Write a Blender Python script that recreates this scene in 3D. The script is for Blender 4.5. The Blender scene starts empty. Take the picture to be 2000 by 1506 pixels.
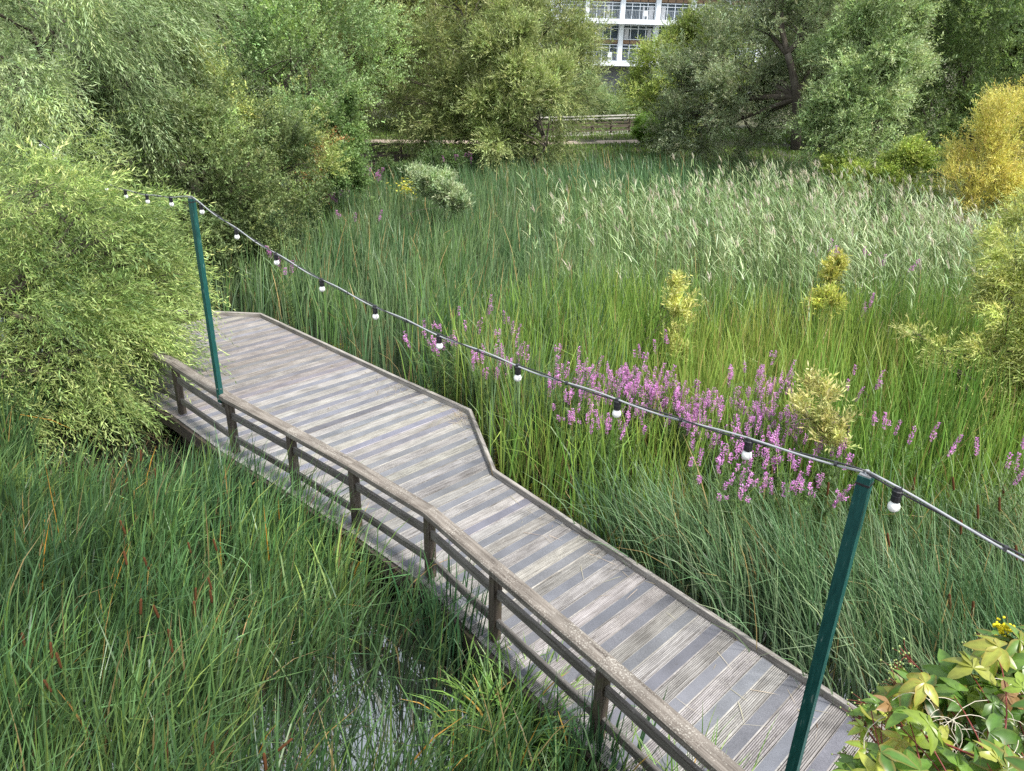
import bpy, math, random
import numpy as np

R = math.radians
scene = bpy.context.scene
C = scene.collection

# ------------------------------------------------------------------ camera
CAM_H, F_PX, PITCH, ROLL = 5.7, 1480.0, R(24.2), R(1.6)
_f = np.array([0, math.cos(PITCH), -math.sin(PITCH)])
_r = np.array([1.0, 0, 0])
_u = np.cross(_r, _f)
CR = _r * math.cos(ROLL) + _u * math.sin(ROLL)
CU = -_r * math.sin(ROLL) + _u * math.cos(ROLL)
CF = _f
cam_d = bpy.data.cameras.new("camera")
cam = bpy.data.objects.new("camera", cam_d)
C.objects.link(cam)
from mathutils import Matrix, Vector
M = Matrix(((CR[0], CU[0], -CF[0], 0), (CR[1], CU[1], -CF[1], 0), (CR[2], CU[2], -CF[2], CAM_H), (0, 0, 0, 1)))
cam.matrix_world = M
cam_d.sensor_width = 36
cam_d.lens = F_PX / 2000 * 36
cam_d.clip_start = 0.1
cam_d.clip_end = 6000
scene.camera = cam
CAMP = np.array([0, 0, CAM_H])

# ------------------------------------------------------------------ world, sun, exposure
SUN_EL, SUN_AZ = R(54), R(130)
w = bpy.data.worlds.new("World")
scene.world = w
w.use_nodes = True
nt = w.node_tree
bg = nt.nodes["Background"]
sky = nt.nodes.new("ShaderNodeTexSky")
sky.sky_type = 'NISHITA'
sky.sun_disc = False
sky.sun_elevation = SUN_EL
sky.sun_rotation = SUN_AZ
sky.dust_density = 2.0
mixw = nt.nodes.new("ShaderNodeMixRGB")
mixw.inputs[0].default_value = 0.6
mixw.inputs[2].default_value = (8.6, 9.0, 9.3, 1)
nt.links.new(sky.outputs[0], mixw.inputs[1])
nt.links.new(mixw.outputs[0], bg.inputs[0])
bg.inputs[1].default_value = 0.112
sun_d = bpy.data.lights.new("sun", 'SUN')
sun = bpy.data.objects.new("sun", sun_d)
C.objects.link(sun)
sun_d.energy = 3.8
sun_d.angle = R(9)
sun_d.color = (1.0, 0.965, 0.91)
sdir = Vector((math.sin(SUN_AZ) * math.cos(SUN_EL), math.cos(SUN_AZ) * math.cos(SUN_EL), math.sin(SUN_EL)))
sun.rotation_euler = sdir.to_track_quat('Z', 'Y').to_euler()
scene.view_settings.view_transform = 'Standard'
scene.view_settings.look = 'None'
scene.view_settings.gamma = 1.0
scene.view_settings.exposure = 0.95
scene.cycles.use_denoising = False
scene.cycles.sample_clamp_direct = 3
scene.cycles.sample_clamp_indirect = 3
scene.cycles.max_bounces = 6
scene.cycles.diffuse_bounces = 3
scene.cycles.glossy_bounces = 2
scene.cycles.transmission_bounces = 3
scene.cycles.transparent_max_bounces = 6


# ------------------------------------------------------------------ helpers
def ray(px, py):
    return CF + (px - 1000) / F_PX * CR - (py - 753) / F_PX * CU


def at(px, py, Y):
    """the world point at distance Y north seen at a pixel of the 2000 px photograph (survey helper)"""
    d = ray(px, py)
    return CAMP + d * (Y / d[1])


def atz(px, py, z):
    d = ray(px, py)
    return CAMP + d * ((z - CAM_H) / d[2])


def tag(o, label=None, cat=None, group=None, kind=None):
    if label: o["label"] = label
    if cat: o["category"] = cat
    if group: o["group"] = group
    if kind: o["kind"] = kind
    return o


def thing(name, loc, label, cat, group=None, kind=None):
    o = bpy.data.objects.new(name, None)
    C.objects.link(o)
    o.location = loc
    o.empty_display_size = 0.2
    return tag(o, label, cat, group, kind)


def mesh_np(name, V, faces, mat, parent=None, col=None, vec=None, smooth=False, mats=None, midx=None):
    """faces: list of int arrays, each (n,k). parent: keeps world coordinates"""
    V = np.asarray(V, np.float32).reshape(-1, 3)
    if parent is not None:
        V = V - np.array(parent.location if parent.type == 'EMPTY' and parent.parent is None else base_of(parent), np.float32)
    faces = [np.asarray(f, np.int32) for f in faces if len(f)]
    me = bpy.data.meshes.new(name)
    me.vertices.add(len(V))
    me.vertices.foreach_set("co", V.ravel())
    nl = sum(f.size for f in faces)
    npoly = sum(len(f) for f in faces)
    me.loops.add(nl)
    me.polygons.add(npoly)
    me.loops.foreach_set("vertex_index", np.concatenate([f.ravel() for f in faces]))
    tot = np.concatenate([np.full(len(f), f.shape[1], np.int32) for f in faces])
    me.polygons.foreach_set("loop_start", np.concatenate([[0], np.cumsum(tot)[:-1]]).astype(np.int32))
    me.polygons.foreach_set("loop_total", tot)
    if midx is not None:
        me.polygons.foreach_set("material_index", np.asarray(midx, np.int32))
    me.polygons.foreach_set("use_smooth", np.full(npoly, smooth, bool))
    me.update(calc_edges=True)
    if col is not None:
        a = me.attributes.new("Col", 'FLOAT_COLOR', 'POINT')
        c4 = np.ones((len(V), 4), np.float32)
        c4[:, :3] = col
        a.data.foreach_set("color", c4.ravel())
    if vec is not None:
        a = me.attributes.new("Grain", 'FLOAT_VECTOR', 'POINT')
        a.data.foreach_set("vector", np.asarray(vec, np.float32).ravel())
    for m in (mats or [mat]):
        me.materials.append(m)
    o = bpy.data.objects.new(name, me)
    C.objects.link(o)
    if parent is not None:
        o.parent = parent
    return o


def base_of(o):
    p = np.zeros(3)
    while o is not None:
        p += np.array(o.location)
        o = o.parent
    return p


class MB:
    """collects boxes, tubes and sheets into one mesh"""
    def __init__(s): s.v, s.f4, s.f3, s.vec, s.col, s.n = [], [], [], [], [], 0

    def add(s, v, f4=(), f3=(), vec=None, col=None):
        v = np.asarray(v, float).reshape(-1, 3)
        s.v.append(v)
        if len(f4): s.f4.append(np.asarray(f4, int) + s.n)
        if len(f3): s.f3.append(np.asarray(f3, int) + s.n)
        s.vec.append(v if vec is None else np.asarray(vec, float).reshape(-1, 3))
        s.col.append(np.tile(np.array(col if col is not None else (1, 1, 1), float).reshape(-1, 3)[:1], (len(v), 1)) if col is None or np.ndim(col) == 1 else np.asarray(col))
        s.n += len(v)

    def box(s, c, sx, sy, sz, rz=0.0, col=None):
        c = np.array(c, float)
        q = np.array([[x, y, z] for z in (-1, 1) for y in (-1, 1) for x in (-1, 1)], float) * np.array([sx, sy, sz]) / 2
        cs, sn = math.cos(rz), math.sin(rz)
        v = q @ np.array([[cs, sn, 0], [-sn, cs, 0], [0, 0, 1]])
        ax = int(np.argmax([sx, sy, sz]))
        vec = np.roll(q, -ax, axis=1) + np.array([c[ax], c[(ax + 1) % 3], c[(ax + 2) % 3]])
        s.add(v + c, [[0, 2, 3, 1], [4, 5, 7, 6], [0, 1, 5, 4], [2, 6, 7, 3], [0, 4, 6, 2], [1, 3, 7, 5]], vec=vec, col=col)

    def tube(s, pts, rad, k=6, col=None, cap=True):
        pts = np.asarray(pts, float)
        n = len(pts)
        rad = np.broadcast_to(np.asarray(rad, float), (n,))
        T = np.gradient(pts, axis=0)
        T /= np.linalg.norm(T, axis=1)[:, None] + 1e-9
        ref = np.where(np.abs(T[:, 2:3]) > 0.9, np.array([[1.0, 0, 0]]), np.array([[0, 0, 1.0]]))
        A = np.cross(T, ref); A /= np.linalg.norm(A, axis=1)[:, None] + 1e-9
        B = np.cross(T, A)
        th = np.arange(k) / k * 2 * math.pi
        v = pts[:, None] + rad[:, None, None] * (np.cos(th)[None, :, None] * A[:, None] + np.sin(th)[None, :, None] * B[:, None])
        ln = np.concatenate([[0], np.cumsum(np.linalg.norm(np.diff(pts, axis=0), axis=1))])
        vec = np.stack([np.repeat(ln, k), np.tile(np.cos(th), n) * np.repeat(rad, k), np.tile(np.sin(th), n) * np.repeat(rad, k)], 1) + pts[0]
        f = []
        for i in range(n - 1):
            for j in range(k):
                f.append([i * k + j, i * k + (j + 1) % k, (i + 1) * k + (j + 1) % k, (i + 1) * k + j])
        f3 = []
        if cap:
            for j in range(1, k - 1):
                f3.append([0, j + 1, j]); o = (n - 1) * k; f3.append([o, o + j, o + j + 1])
        s.add(v.reshape(-1, 3), f, f3, vec=vec, col=col)

    def build(s, name, mat, parent=None, smooth=False, usecol=False):
        return mesh_np(name, np.concatenate(s.v), [np.concatenate(x) for x in (s.f4, s.f3) if x], mat, parent,
                       col=np.concatenate(s.col) if usecol else None, vec=np.concatenate(s.vec), smooth=smooth)


def nz(P, scale, seed):
    """smooth pseudo noise in -1..1 of points (n,d)"""
    rs = np.random.RandomState(seed)
    P = np.asarray(P, float) / scale
    out = np.zeros(len(P))
    for k in range(5):
        fr = rs.normal(0, 1, P.shape[1]); fr *= (1.0 + 0.9 * k) * 2.0 / (np.linalg.norm(fr) + 1e-9)
        out += np.sin(P @ fr + rs.uniform(0, 6.28) + 1.3 * np.sin(P @ rs.normal(0, 1.2, P.shape[1]) + rs.uniform(0, 6))) / (1 + 0.5 * k)
    return out / 2.2


def inpoly(x, y, poly):
    r = np.zeros(len(x), bool)
    n = len(poly)
    for i in range(n):
        x1, y1 = poly[i]; x2, y2 = poly[(i + 1) % n]
        c = ((y1 > y) != (y2 > y)) & (x < (x2 - x1) * (y - y1) / (y2 - y1 + 1e-12) + x1)
        r ^= c
    return r


def dpoly(x, y, pl):
    """distance to an open polyline"""
    d = np.full(len(x), 1e9)
    for (x1, y1), (x2, y2) in zip(pl[:-1], pl[1:]):
        L2 = (x2 - x1) ** 2 + (y2 - y1) ** 2
        t = np.clip(((x - x1) * (x2 - x1) + (y - y1) * (y2 - y1)) / L2, 0, 1)
        d = np.minimum(d, np.hypot(x - x1 - t * (x2 - x1), y - y1 - t * (y2 - y1)))
    return d


# ------------------------------------------------------------------ materials
def mat_new(name):
    m = bpy.data.materials.new(name)
    m.use_nodes = True
    n = m.node_tree.nodes
    return m, n, m.node_tree.links, n["Principled BSDF"]


def leaf_mat(name, trans=0.35, rough=0.5, spec=0.3, gain=1.25):
    m, n, l, b = mat_new(name)
    a = n.new("ShaderNodeAttribute"); a.attribute_name = "Col"
    b.inputs["Roughness"].default_value = rough
    b.inputs["Specular IOR Level"].default_value = spec
    l.new(a.outputs["Color"], b.inputs["Base Color"])
    t = n.new("ShaderNodeBsdfTranslucent")
    g = n.new("ShaderNodeMixRGB"); g.blend_type = 'MULTIPLY'; g.inputs[0].default_value = 1
    g.inputs[2].default_value = (gain, gain * 1.04, gain * 0.72, 1)
    l.new(a.outputs["Color"], g.inputs[1]); l.new(g.outputs[0], t.inputs[0])
    mx = n.new("ShaderNodeMixShader"); mx.inputs[0].default_value = trans
    l.new(b.outputs[0], mx.inputs[1]); l.new(t.outputs[0], mx.inputs[2])
    l.new(mx.outputs[0], n["Material Output"].inputs[0])
    return m


def wood_mat(name, c1, c2, dark, scale=1.0, lichen=0.0, rough=0.85, usecol=False, green=0.0, bump=0.4):
    m, n, l, b = mat_new(name)
    a = n.new("ShaderNodeAttribute"); a.attribute_name = "Grain"
    mp = n.new("ShaderNodeMapping"); mp.inputs["Scale"].default_value = (1.6 * scale, 34 * scale, 34 * scale)
    l.new(a.outputs["Vector"], mp.inputs[0])
    n1 = n.new("ShaderNodeTexNoise"); n1.inputs["Scale"].default_value = 1.5; n1.inputs["Detail"].default_value = 8
    n1.inputs["Roughness"].default_value = 0.7
    l.new(mp.outputs[0], n1.inputs["Vector"])
    cr = n.new("ShaderNodeValToRGB")
    cr.color_ramp.elements[0].position = 0.30; cr.color_ramp.elements[0].color = (*dark, 1)
    cr.color_ramp.elements[1].position = 0.72; cr.color_ramp.elements[1].color = (*c2, 1)
    e = cr.color_ramp.elements.new(0.48); e.color = (*c1, 1)
    l.new(n1.outputs["Fac"], cr.inputs[0])
    out = cr.outputs[0]
    # blotchy weathering
    n2 = n.new("ShaderNodeTexNoise"); n2.inputs["Scale"].default_value = 3.1; n2.inputs["Detail"].default_value = 6
    l.new(a.outputs["Vector"], n2.inputs["Vector"])
    r2 = n.new("ShaderNodeMapRange"); r2.inputs[1].default_value = 0.3; r2.inputs[2].default_value = 0.7
    r2.inputs[3].default_value = 0.72; r2.inputs[4].default_value = 1.15
    l.new(n2.outputs["Fac"], r2.inputs[0])
    mu = n.new("ShaderNodeMixRGB"); mu.blend_type = 'MULTIPLY'; mu.inputs[0].default_value = 1
    l.new(out, mu.inputs[1]); l.new(r2.outputs[0], mu.inputs[2]); out = mu.outputs[0]
    if usecol:
        ca = n.new("ShaderNodeAttribute"); ca.attribute_name = "Col"
        mu2 = n.new("ShaderNodeMixRGB"); mu2.blend_type = 'MULTIPLY'; mu2.inputs[0].default_value = 1
        l.new(out, mu2.inputs[1]); l.new(ca.outputs["Color"], mu2.inputs[2]); out = mu2.outputs[0]
    if green > 0:
        n4 = n.new("ShaderNodeTexNoise"); n4.inputs["Scale"].default_value = 5; n4.inputs["Detail"].default_value = 4
        l.new(a.outputs["Vector"], n4.inputs["Vector"])
        r4 = n.new("ShaderNodeMapRange"); r4.inputs[1].default_value = 0.5; r4.inputs[2].default_value = 0.68
        r4.inputs[3].default_value = 0; r4.inputs[4].default_value = green
        l.new(n4.outputs["Fac"], r4.inputs[0])
        m4 = n.new("ShaderNodeMixRGB"); m4.inputs[2].default_value = (0.10, 0.11, 0.035, 1)
        l.new(r4.outputs[0], m4.inputs[0]); l.new(out, m4.inputs[1]); out = m4.outputs[0]
    if lichen > 0:
        n3 = n.new("ShaderNodeTexNoise"); n3.inputs["Scale"].default_value = 75; n3.inputs["Detail"].default_value = 5
        l.new(a.outputs["Vector"], n3.inputs["Vector"])
        n5 = n.new("ShaderNodeTexNoise"); n5.inputs["Scale"].default_value = 1.7; n5.inputs["Detail"].default_value = 3
        l.new(a.outputs["Vector"], n5.inputs["Vector"])
        ad = n.new("ShaderNodeMath"); ad.operation = 'ADD'
        s5 = n.new("ShaderNodeMath"); s5.operation = 'MULTIPLY'; s5.inputs[1].default_value = 0.45
        l.new(n5.outputs["Fac"], s5.inputs[0]); l.new(n3.outputs["Fac"], ad.inputs[0]); l.new(s5.outputs[0], ad.inputs[1])
        r3 = n.new("ShaderNodeMapRange"); r3.inputs[1].default_value = 0.81; r3.inputs[2].default_value = 0.90
        r3.inputs[3].default_value = 0; r3.inputs[4].default_value = lichen
        l.new(ad.outputs[0], r3.inputs[0])
        m3 = n.new("ShaderNodeMixRGB"); m3.inputs[2].default_value = (0.62, 0.60, 0.53, 1)
        l.new(r3.outputs[0], m3.inputs[0]); l.new(out, m3.inputs[1]); out = m3.outputs[0]
    l.new(out, b.inputs["Base Color"])
    b.inputs["Roughness"].default_value = rough
    b.inputs["Specular IOR Level"].default_value = 0.25
    bp = n.new("ShaderNodeBump"); bp.inputs["Strength"].default_value = bump; bp.inputs["Distance"].default_value = 0.004
    l.new(n1.outputs["Fac"], bp.inputs["Height"]); l.new(bp.outputs[0], b.inputs["Normal"])
    return m


def plain_mat(name, col, rough=0.6, metal=0.0, spec=0.5, noise=0.0, nscale=8.0, bump=0.0):
    m, n, l, b = mat_new(name)
    b.inputs["Roughness"].default_value = rough
    b.inputs["Metallic"].default_value = metal
    b.inputs["Specular IOR Level"].default_value = spec
    tc = n.new("ShaderNodeTexCoord")
    t = n.new("ShaderNodeTexNoise"); t.inputs["Scale"].default_value = nscale; t.inputs["Detail"].default_value = 6
    l.new(tc.outputs["Object"], t.inputs["Vector"])
    mr = n.new("ShaderNodeMapRange"); mr.inputs[1].default_value = 0.25; mr.inputs[2].default_value = 0.75
    mr.inputs[3].default_value = 1 - noise; mr.inputs[4].default_value = 1 + noise
    l.new(t.outputs["Fac"], mr.inputs[0])
    mu = n.new("ShaderNodeMixRGB"); mu.blend_type = 'MULTIPLY'; mu.inputs[0].default_value = 1
    mu.inputs[1].default_value = (*col, 1)
    l.new(mr.outputs[0], mu.inputs[2]); l.new(mu.outputs[0], b.inputs["Base Color"])
    if bump:
        bp = n.new("ShaderNodeBump"); bp.inputs["Strength"].default_value = bump; bp.inputs["Distance"].default_value = 0.01
        l.new(t.outputs["Fac"], bp.inputs["Height"]); l.new(bp.outputs[0], b.inputs["Normal"])
    return m


M_LEAF = leaf_mat("leaf", 0.35, 0.5, 0.35)
M_REED = leaf_mat("reed_blade", 0.22, 0.42, 0.4)
M_PETAL = leaf_mat("petal", 0.3, 0.6, 0.2, 1.1)
M_GLOSSLEAF = leaf_mat("creeper_leaf", 0.3, 0.36, 0.5)
M_BARK = wood_mat("bark", (0.075, 0.062, 0.048), (0.14, 0.12, 0.095), (0.025, 0.02, 0.016), 0.5, 0.15, 0.9)
M_DECK = wood_mat("weathered_decking", (0.235, 0.224, 0.215), (0.375, 0.360, 0.345), (0.085, 0.076, 0.07), 1.0, 0.25, 0.85, usecol=True)
M_KERB = wood_mat("weathered_kerb", (0.26, 0.24, 0.22), (0.42, 0.40, 0.37), (0.09, 0.075, 0.065), 0.9, 0.3, 0.9)
M_RAIL = wood_mat("weathered_rail", (0.155, 0.135, 0.115), (0.27, 0.245, 0.215), (0.05, 0.04, 0.034), 0.7, 0.35, 0.9, bump=0.9)
M_RAIL2 = wood_mat("weathered_lower_rail", (0.13, 0.118, 0.105), (0.22, 0.205, 0.185), (0.05, 0.042, 0.035), 0.9, 0.25, 0.9, bump=0.6)
M_POST = wood_mat("weathered_post", (0.075, 0.06, 0.047), (0.13, 0.108, 0.088), (0.025, 0.02, 0.016), 0.8, 0.12, 0.9, green=0.45)
M_DARKWOOD = wood_mat("dark_wet_wood", (0.06, 0.048, 0.04), (0.10, 0.085, 0.07), (0.02, 0.017, 0.014), 0.8, 0.1, 0.9, green=0.3)
M_POLE = plain_mat("green_paint", (0.005, 0.062, 0.055), 0.33, 0, 0.5, 0.12, 5)
def pole_mat():
    m, n, l, b = mat_new("green_paint")
    tc = n.new("ShaderNodeTexCoord")
    mp = n.new("ShaderNodeMapping"); mp.inputs["Scale"].default_value = (60, 60, 9)
    l.new(tc.outputs["Object"], mp.inputs[0])
    t = n.new("ShaderNodeTexNoise"); t.inputs["Scale"].default_value = 1.0; t.inputs["Detail"].default_value = 7
    l.new(mp.outputs[0], t.inputs["Vector"])
    cr = n.new("ShaderNodeValToRGB")
    cr.color_ramp.elements[0].position = 0.25; cr.color_ramp.elements[0].color = (0.004, 0.048, 0.044, 1)
    cr.color_ramp.elements[1].position = 0.66; cr.color_ramp.elements[1].color = (0.008, 0.074, 0.066, 1)
    e = cr.color_ramp.elements.new(0.72); e.color = (0.10, 0.17, 0.15, 1)
    l.new(t.outputs["Fac"], cr.inputs[0]); l.new(cr.outputs[0], b.inputs["Base Color"])
    mr = n.new("ShaderNodeMapRange"); mr.inputs[3].default_value = 0.28; mr.inputs[4].default_value = 0.55
    l.new(t.outputs["Fac"], mr.inputs[0]); l.new(mr.outputs[0], b.inputs["Roughness"])
    return m


M_POLE = pole_mat()
M_CABLE = plain_mat("cable_sleeve", (0.30, 0.31, 0.32), 0.35, 0, 0.6, 0.15, 20)
M_CABLE2 = plain_mat("cable_black", (0.02, 0.02, 0.022), 0.4, 0, 0.5)
M_BLACK = plain_mat("black_rubber", (0.015, 0.015, 0.018), 0.5, 0, 0.4)
M_BULB = plain_mat("frosted_bulb", (0.85, 0.85, 0.82), 0.18, 0, 0.6)
M_STEEL = plain_mat("steel", (0.45, 0.46, 0.47), 0.35, 0.8, 0.5, 0.1)
M_BROWNHEAD = plain_mat("bulrush_brown", (0.085, 0.036, 0.016), 0.95, 0, 0.1, 0.3, 60, 0.3)
M_STALK = plain_mat("stalk_green", (0.10, 0.14, 0.05), 0.6, 0, 0.3)
M_REDSTEM = plain_mat("red_stem", (0.17, 0.035, 0.028), 0.5, 0, 0.3, 0.2)
M_BERRY = plain_mat("green_berry", (0.25, 0.32, 0.10), 0.35, 0, 0.5, 0.2)
M_DRY = plain_mat("dry_fibre", (0.55, 0.50, 0.40), 0.7, 0, 0.2, 0.1)
M_YELLOW = plain_mat("yellow_floret", (0.75, 0.62, 0.02), 0.6, 0, 0.2, 0.15, 40)


def grit_mat():
    m, n, l, b = mat_new("grit_strip")
    tc = n.new("ShaderNodeTexCoord")
    t = n.new("ShaderNodeTexNoise"); t.inputs["Scale"].default_value = 260; t.inputs["Detail"].default_value = 2
    l.new(tc.outputs["Object"], t.inputs["Vector"])
    t2 = n.new("ShaderNodeTexNoise"); t2.inputs["Scale"].default_value = 2.2; t2.inputs["Detail"].default_value = 7
    l.new(tc.outputs["Object"], t2.inputs["Vector"])
    cr = n.new("ShaderNodeValToRGB")
    cr.color_ramp.elements[0].position = 0.33; cr.color_ramp.elements[0].color = (0.07, 0.073, 0.085, 1)
    cr.color_ramp.elements[1].position = 0.70; cr.color_ramp.elements[1].color = (0.205, 0.21, 0.235, 1)
    l.new(t.outputs["Fac"], cr.inputs[0])
    r2 = n.new("ShaderNodeMapRange"); r2.inputs[1].default_value = 0.3; r2.inputs[2].default_value = 0.7
    r2.inputs[3].default_value = 0.75; r2.inputs[4].default_value = 1.22
    l.new(t2.outputs["Fac"], r2.inputs[0])
    mu = n.new("ShaderNodeMixRGB"); mu.blend_type = 'MULTIPLY'; mu.inputs[0].default_value = 1
    l.new(cr.outputs[0], mu.inputs[1]); l.new(r2.outputs[0], mu.inputs[2])
    ca = n.new("ShaderNodeAttribute"); ca.attribute_name = "Col"
    mu2 = n.new("ShaderNodeMixRGB"); mu2.blend_type = 'MULTIPLY'; mu2.inputs[0].default_value = 1
    l.new(mu.outputs[0], mu2.inputs[1]); l.new(ca.outputs["Color"], mu2.inputs[2])
    l.new(mu2.outputs[0], b.inputs["Base Color"])
    b.inputs["Roughness"].default_value = 0.8
    bp = n.new("ShaderNodeBump"); bp.inputs["Strength"].default_value = 0.5; bp.inputs["Distance"].default_value = 0.003
    l.new(t.outputs["Fac"], bp.inputs["Height"]); l.new(bp.outputs[0], b.inputs["Normal"])
    return m


M_GRIT = grit_mat()


def water_mat():
    m, n, l, b = mat_new("still_water")
    b.inputs["Base Color"].default_value = (0.012, 0.014, 0.012, 1)
    b.inputs["Roughness"].default_value = 0.03
    b.inputs["IOR"].default_value = 1.33
    tc = n.new("ShaderNodeTexCoord")
    t = n.new("ShaderNodeTexNoise"); t.inputs["Scale"].default_value = 3.0; t.inputs["Detail"].default_value = 3
    l.new(tc.outputs["Object"], t.inputs["Vector"])
    bp = n.new("ShaderNodeBump"); bp.inputs["Strength"].default_value = 0.06; bp.inputs["Distance"].default_value = 0.02
    l.new(t.outputs["Fac"], bp.inputs["Height"])
    g = n.new("ShaderNodeBsdfGlossy"); g.inputs["Roughness"].default_value = 0.03
    g.inputs["Color"].default_value = (0.8, 0.82, 0.84, 1)
    l.new(bp.outputs[0], b.inputs["Normal"]); l.new(bp.outputs[0], g.inputs["Normal"])
    mx = n.new("ShaderNodeMixShader"); mx.inputs[0].default_value = 0.42
    l.new(b.outputs[0], mx.inputs[1]); l.new(g.outputs[0], mx.inputs[2])
    l.new(mx.outputs[0], n["Material Output"].inputs[0])
    return m


def ground_mat():
    m, n, l, b = mat_new("marsh_ground")
    tc = n.new("ShaderNodeTexCoord")
    t = n.new("ShaderNodeTexNoise"); t.inputs["Scale"].default_value = 1.3; t.inputs["Detail"].default_value = 9
    l.new(tc.outputs["Object"], t.inputs["Vector"])
    cr = n.new("ShaderNodeValToRGB")
    cr.color_ramp.elements[0].position = 0.35; cr.color_ramp.elements[0].color = (0.035, 0.028, 0.016, 1)
    cr.color_ramp.elements[1].position = 0.68; cr.color_ramp.elements[1].color = (0.085, 0.095, 0.03, 1)
    l.new(t.outputs["Fac"], cr.inputs[0]); l.new(cr.outputs[0], b.inputs["Base Color"])
    b.inputs["Roughness"].default_value = 0.95
    return m


# ------------------------------------------------------------------ ground, water, path, lawn
WATER_Z = -0.6


def ground_z(x, y):
    d = np.maximum(np.maximum(np.abs(x - 3.5) - 15.5, y - 38.0), -6 - y)
    s = np.clip(d / 4.0, 0, 1)
    return -0.85 + 0.85 * s * s * (3 - 2 * s) + 0.05 * nz(np.stack([x, y], 1), 3.0, 3)


gx = np.concatenate([[-3000, -800, -250, -100], np.linspace(-45, 55, 101), [110, 260, 800, 3000]])
gy = np.concatenate([[-3000, -500, -100, -40], np.linspace(-15, 70, 86), [85, 110, 200, 600, 3000]])
GX, GY = np.meshgrid(gx, gy)
gzv = ground_z(GX.ravel(), GY.ravel())
nxg, nyg = len(gx), len(gy)
ii, jj = np.meshgrid(np.arange(nyg - 1), np.arange(nxg - 1), indexing='ij')
q = (ii * nxg + jj).ravel()
tag(mesh_np("ground", np.stack([GX.ravel(), GY.ravel(), gzv], 1), [np.stack([q, q + 1, q + nxg + 1, q + nxg], 1)], ground_mat(), smooth=True), kind="structure")
wx0, wx1, wy0, wy1 = -13.5, 20.5, -8, 40
tag(mesh_np("water", [[wx0, wy0, WATER_Z], [wx1, wy0, WATER_Z], [wx1, wy1, WATER_Z], [wx0, wy1, WATER_Z]], [[[0, 1, 2, 3]]], water_mat()), kind="structure")
M_PATH = plain_mat("gravel_path", (0.42, 0.34, 0.28), 0.95, 0, 0.1, 0.25, 6)
pa = np.array([[-30, 46.5], [-14, 48.2], [-6, 49.5], [2, 50.6], [8, 53]])
pv = np.concatenate([[[x, y - 0.9, 0.03], [x, y + 0.9, 0.03]] for x, y in pa])
tag(mesh_np("path", pv, [[[2 * i, 2 * i + 2, 2 * i + 3, 2 * i + 1] for i in range(len(pa) - 1)]], M_PATH), kind="structure")


# ------------------------------------------------------------------ boardwalk geometry
PITCH_B = 0.1567
S0 = 4.422
U45 = np.array([math.sqrt(.5), math.sqrt(.5)])
N45 = np.array([-math.sqrt(.5), math.sqrt(.5)])
POSTS = [(2.83, 2.35), (1.86, 3.66), (.86, 4.96), (-.11, 6.18), (-.89, 7.17), (-1.94, 8.13), (-2.96, 9.0), (-4.13, 9.96), (-5.43, 11.18), (-6.27, 11.85), (-7.5, 12.85), (-8.8, 13.9)]
KERB = [(5.9, 2.18), (3.24, 5.34), (-.25, 9.48), (-.72, 11.43), (-1.87, 12.47), (-5.67, 16.0), (-6.75, 16.05), (-9.2, 16.1)]


def offset(pl, d):
    pl = np.array(pl, float)
    T = np.diff(pl, axis=0); T /= np.linalg.norm(T, axis=1)[:, None]
    N = np.stack([-T[:, 1], T[:, 0]], 1)
    out = [pl[0] + d * N[0]]
    for i in range(1, len(pl) - 1):
        m = N[i - 1] + N[i]; m /= np.linalg.norm(m)
        out.append(pl[i] + d * m / max(.4, m @ N[i]))
    out.append(pl[-1] + d * N[-1])
    return np.array(out)


OUTER = offset(POSTS, 0.14)     # water side of the railing
KERB_OUT = offset(KERB, -0.06)


def cross_at(pl, s):
    pl = np.asarray(pl, float)
    sv = pl @ N45
    for i in range(len(pl) - 1):
        if sv[i] <= s <= sv[i + 1]:
            t = (s - sv[i]) / (sv[i + 1] - sv[i] + 1e-12)
            return pl[i] + t * (pl[i + 1] - pl[i])
    return None


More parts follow.
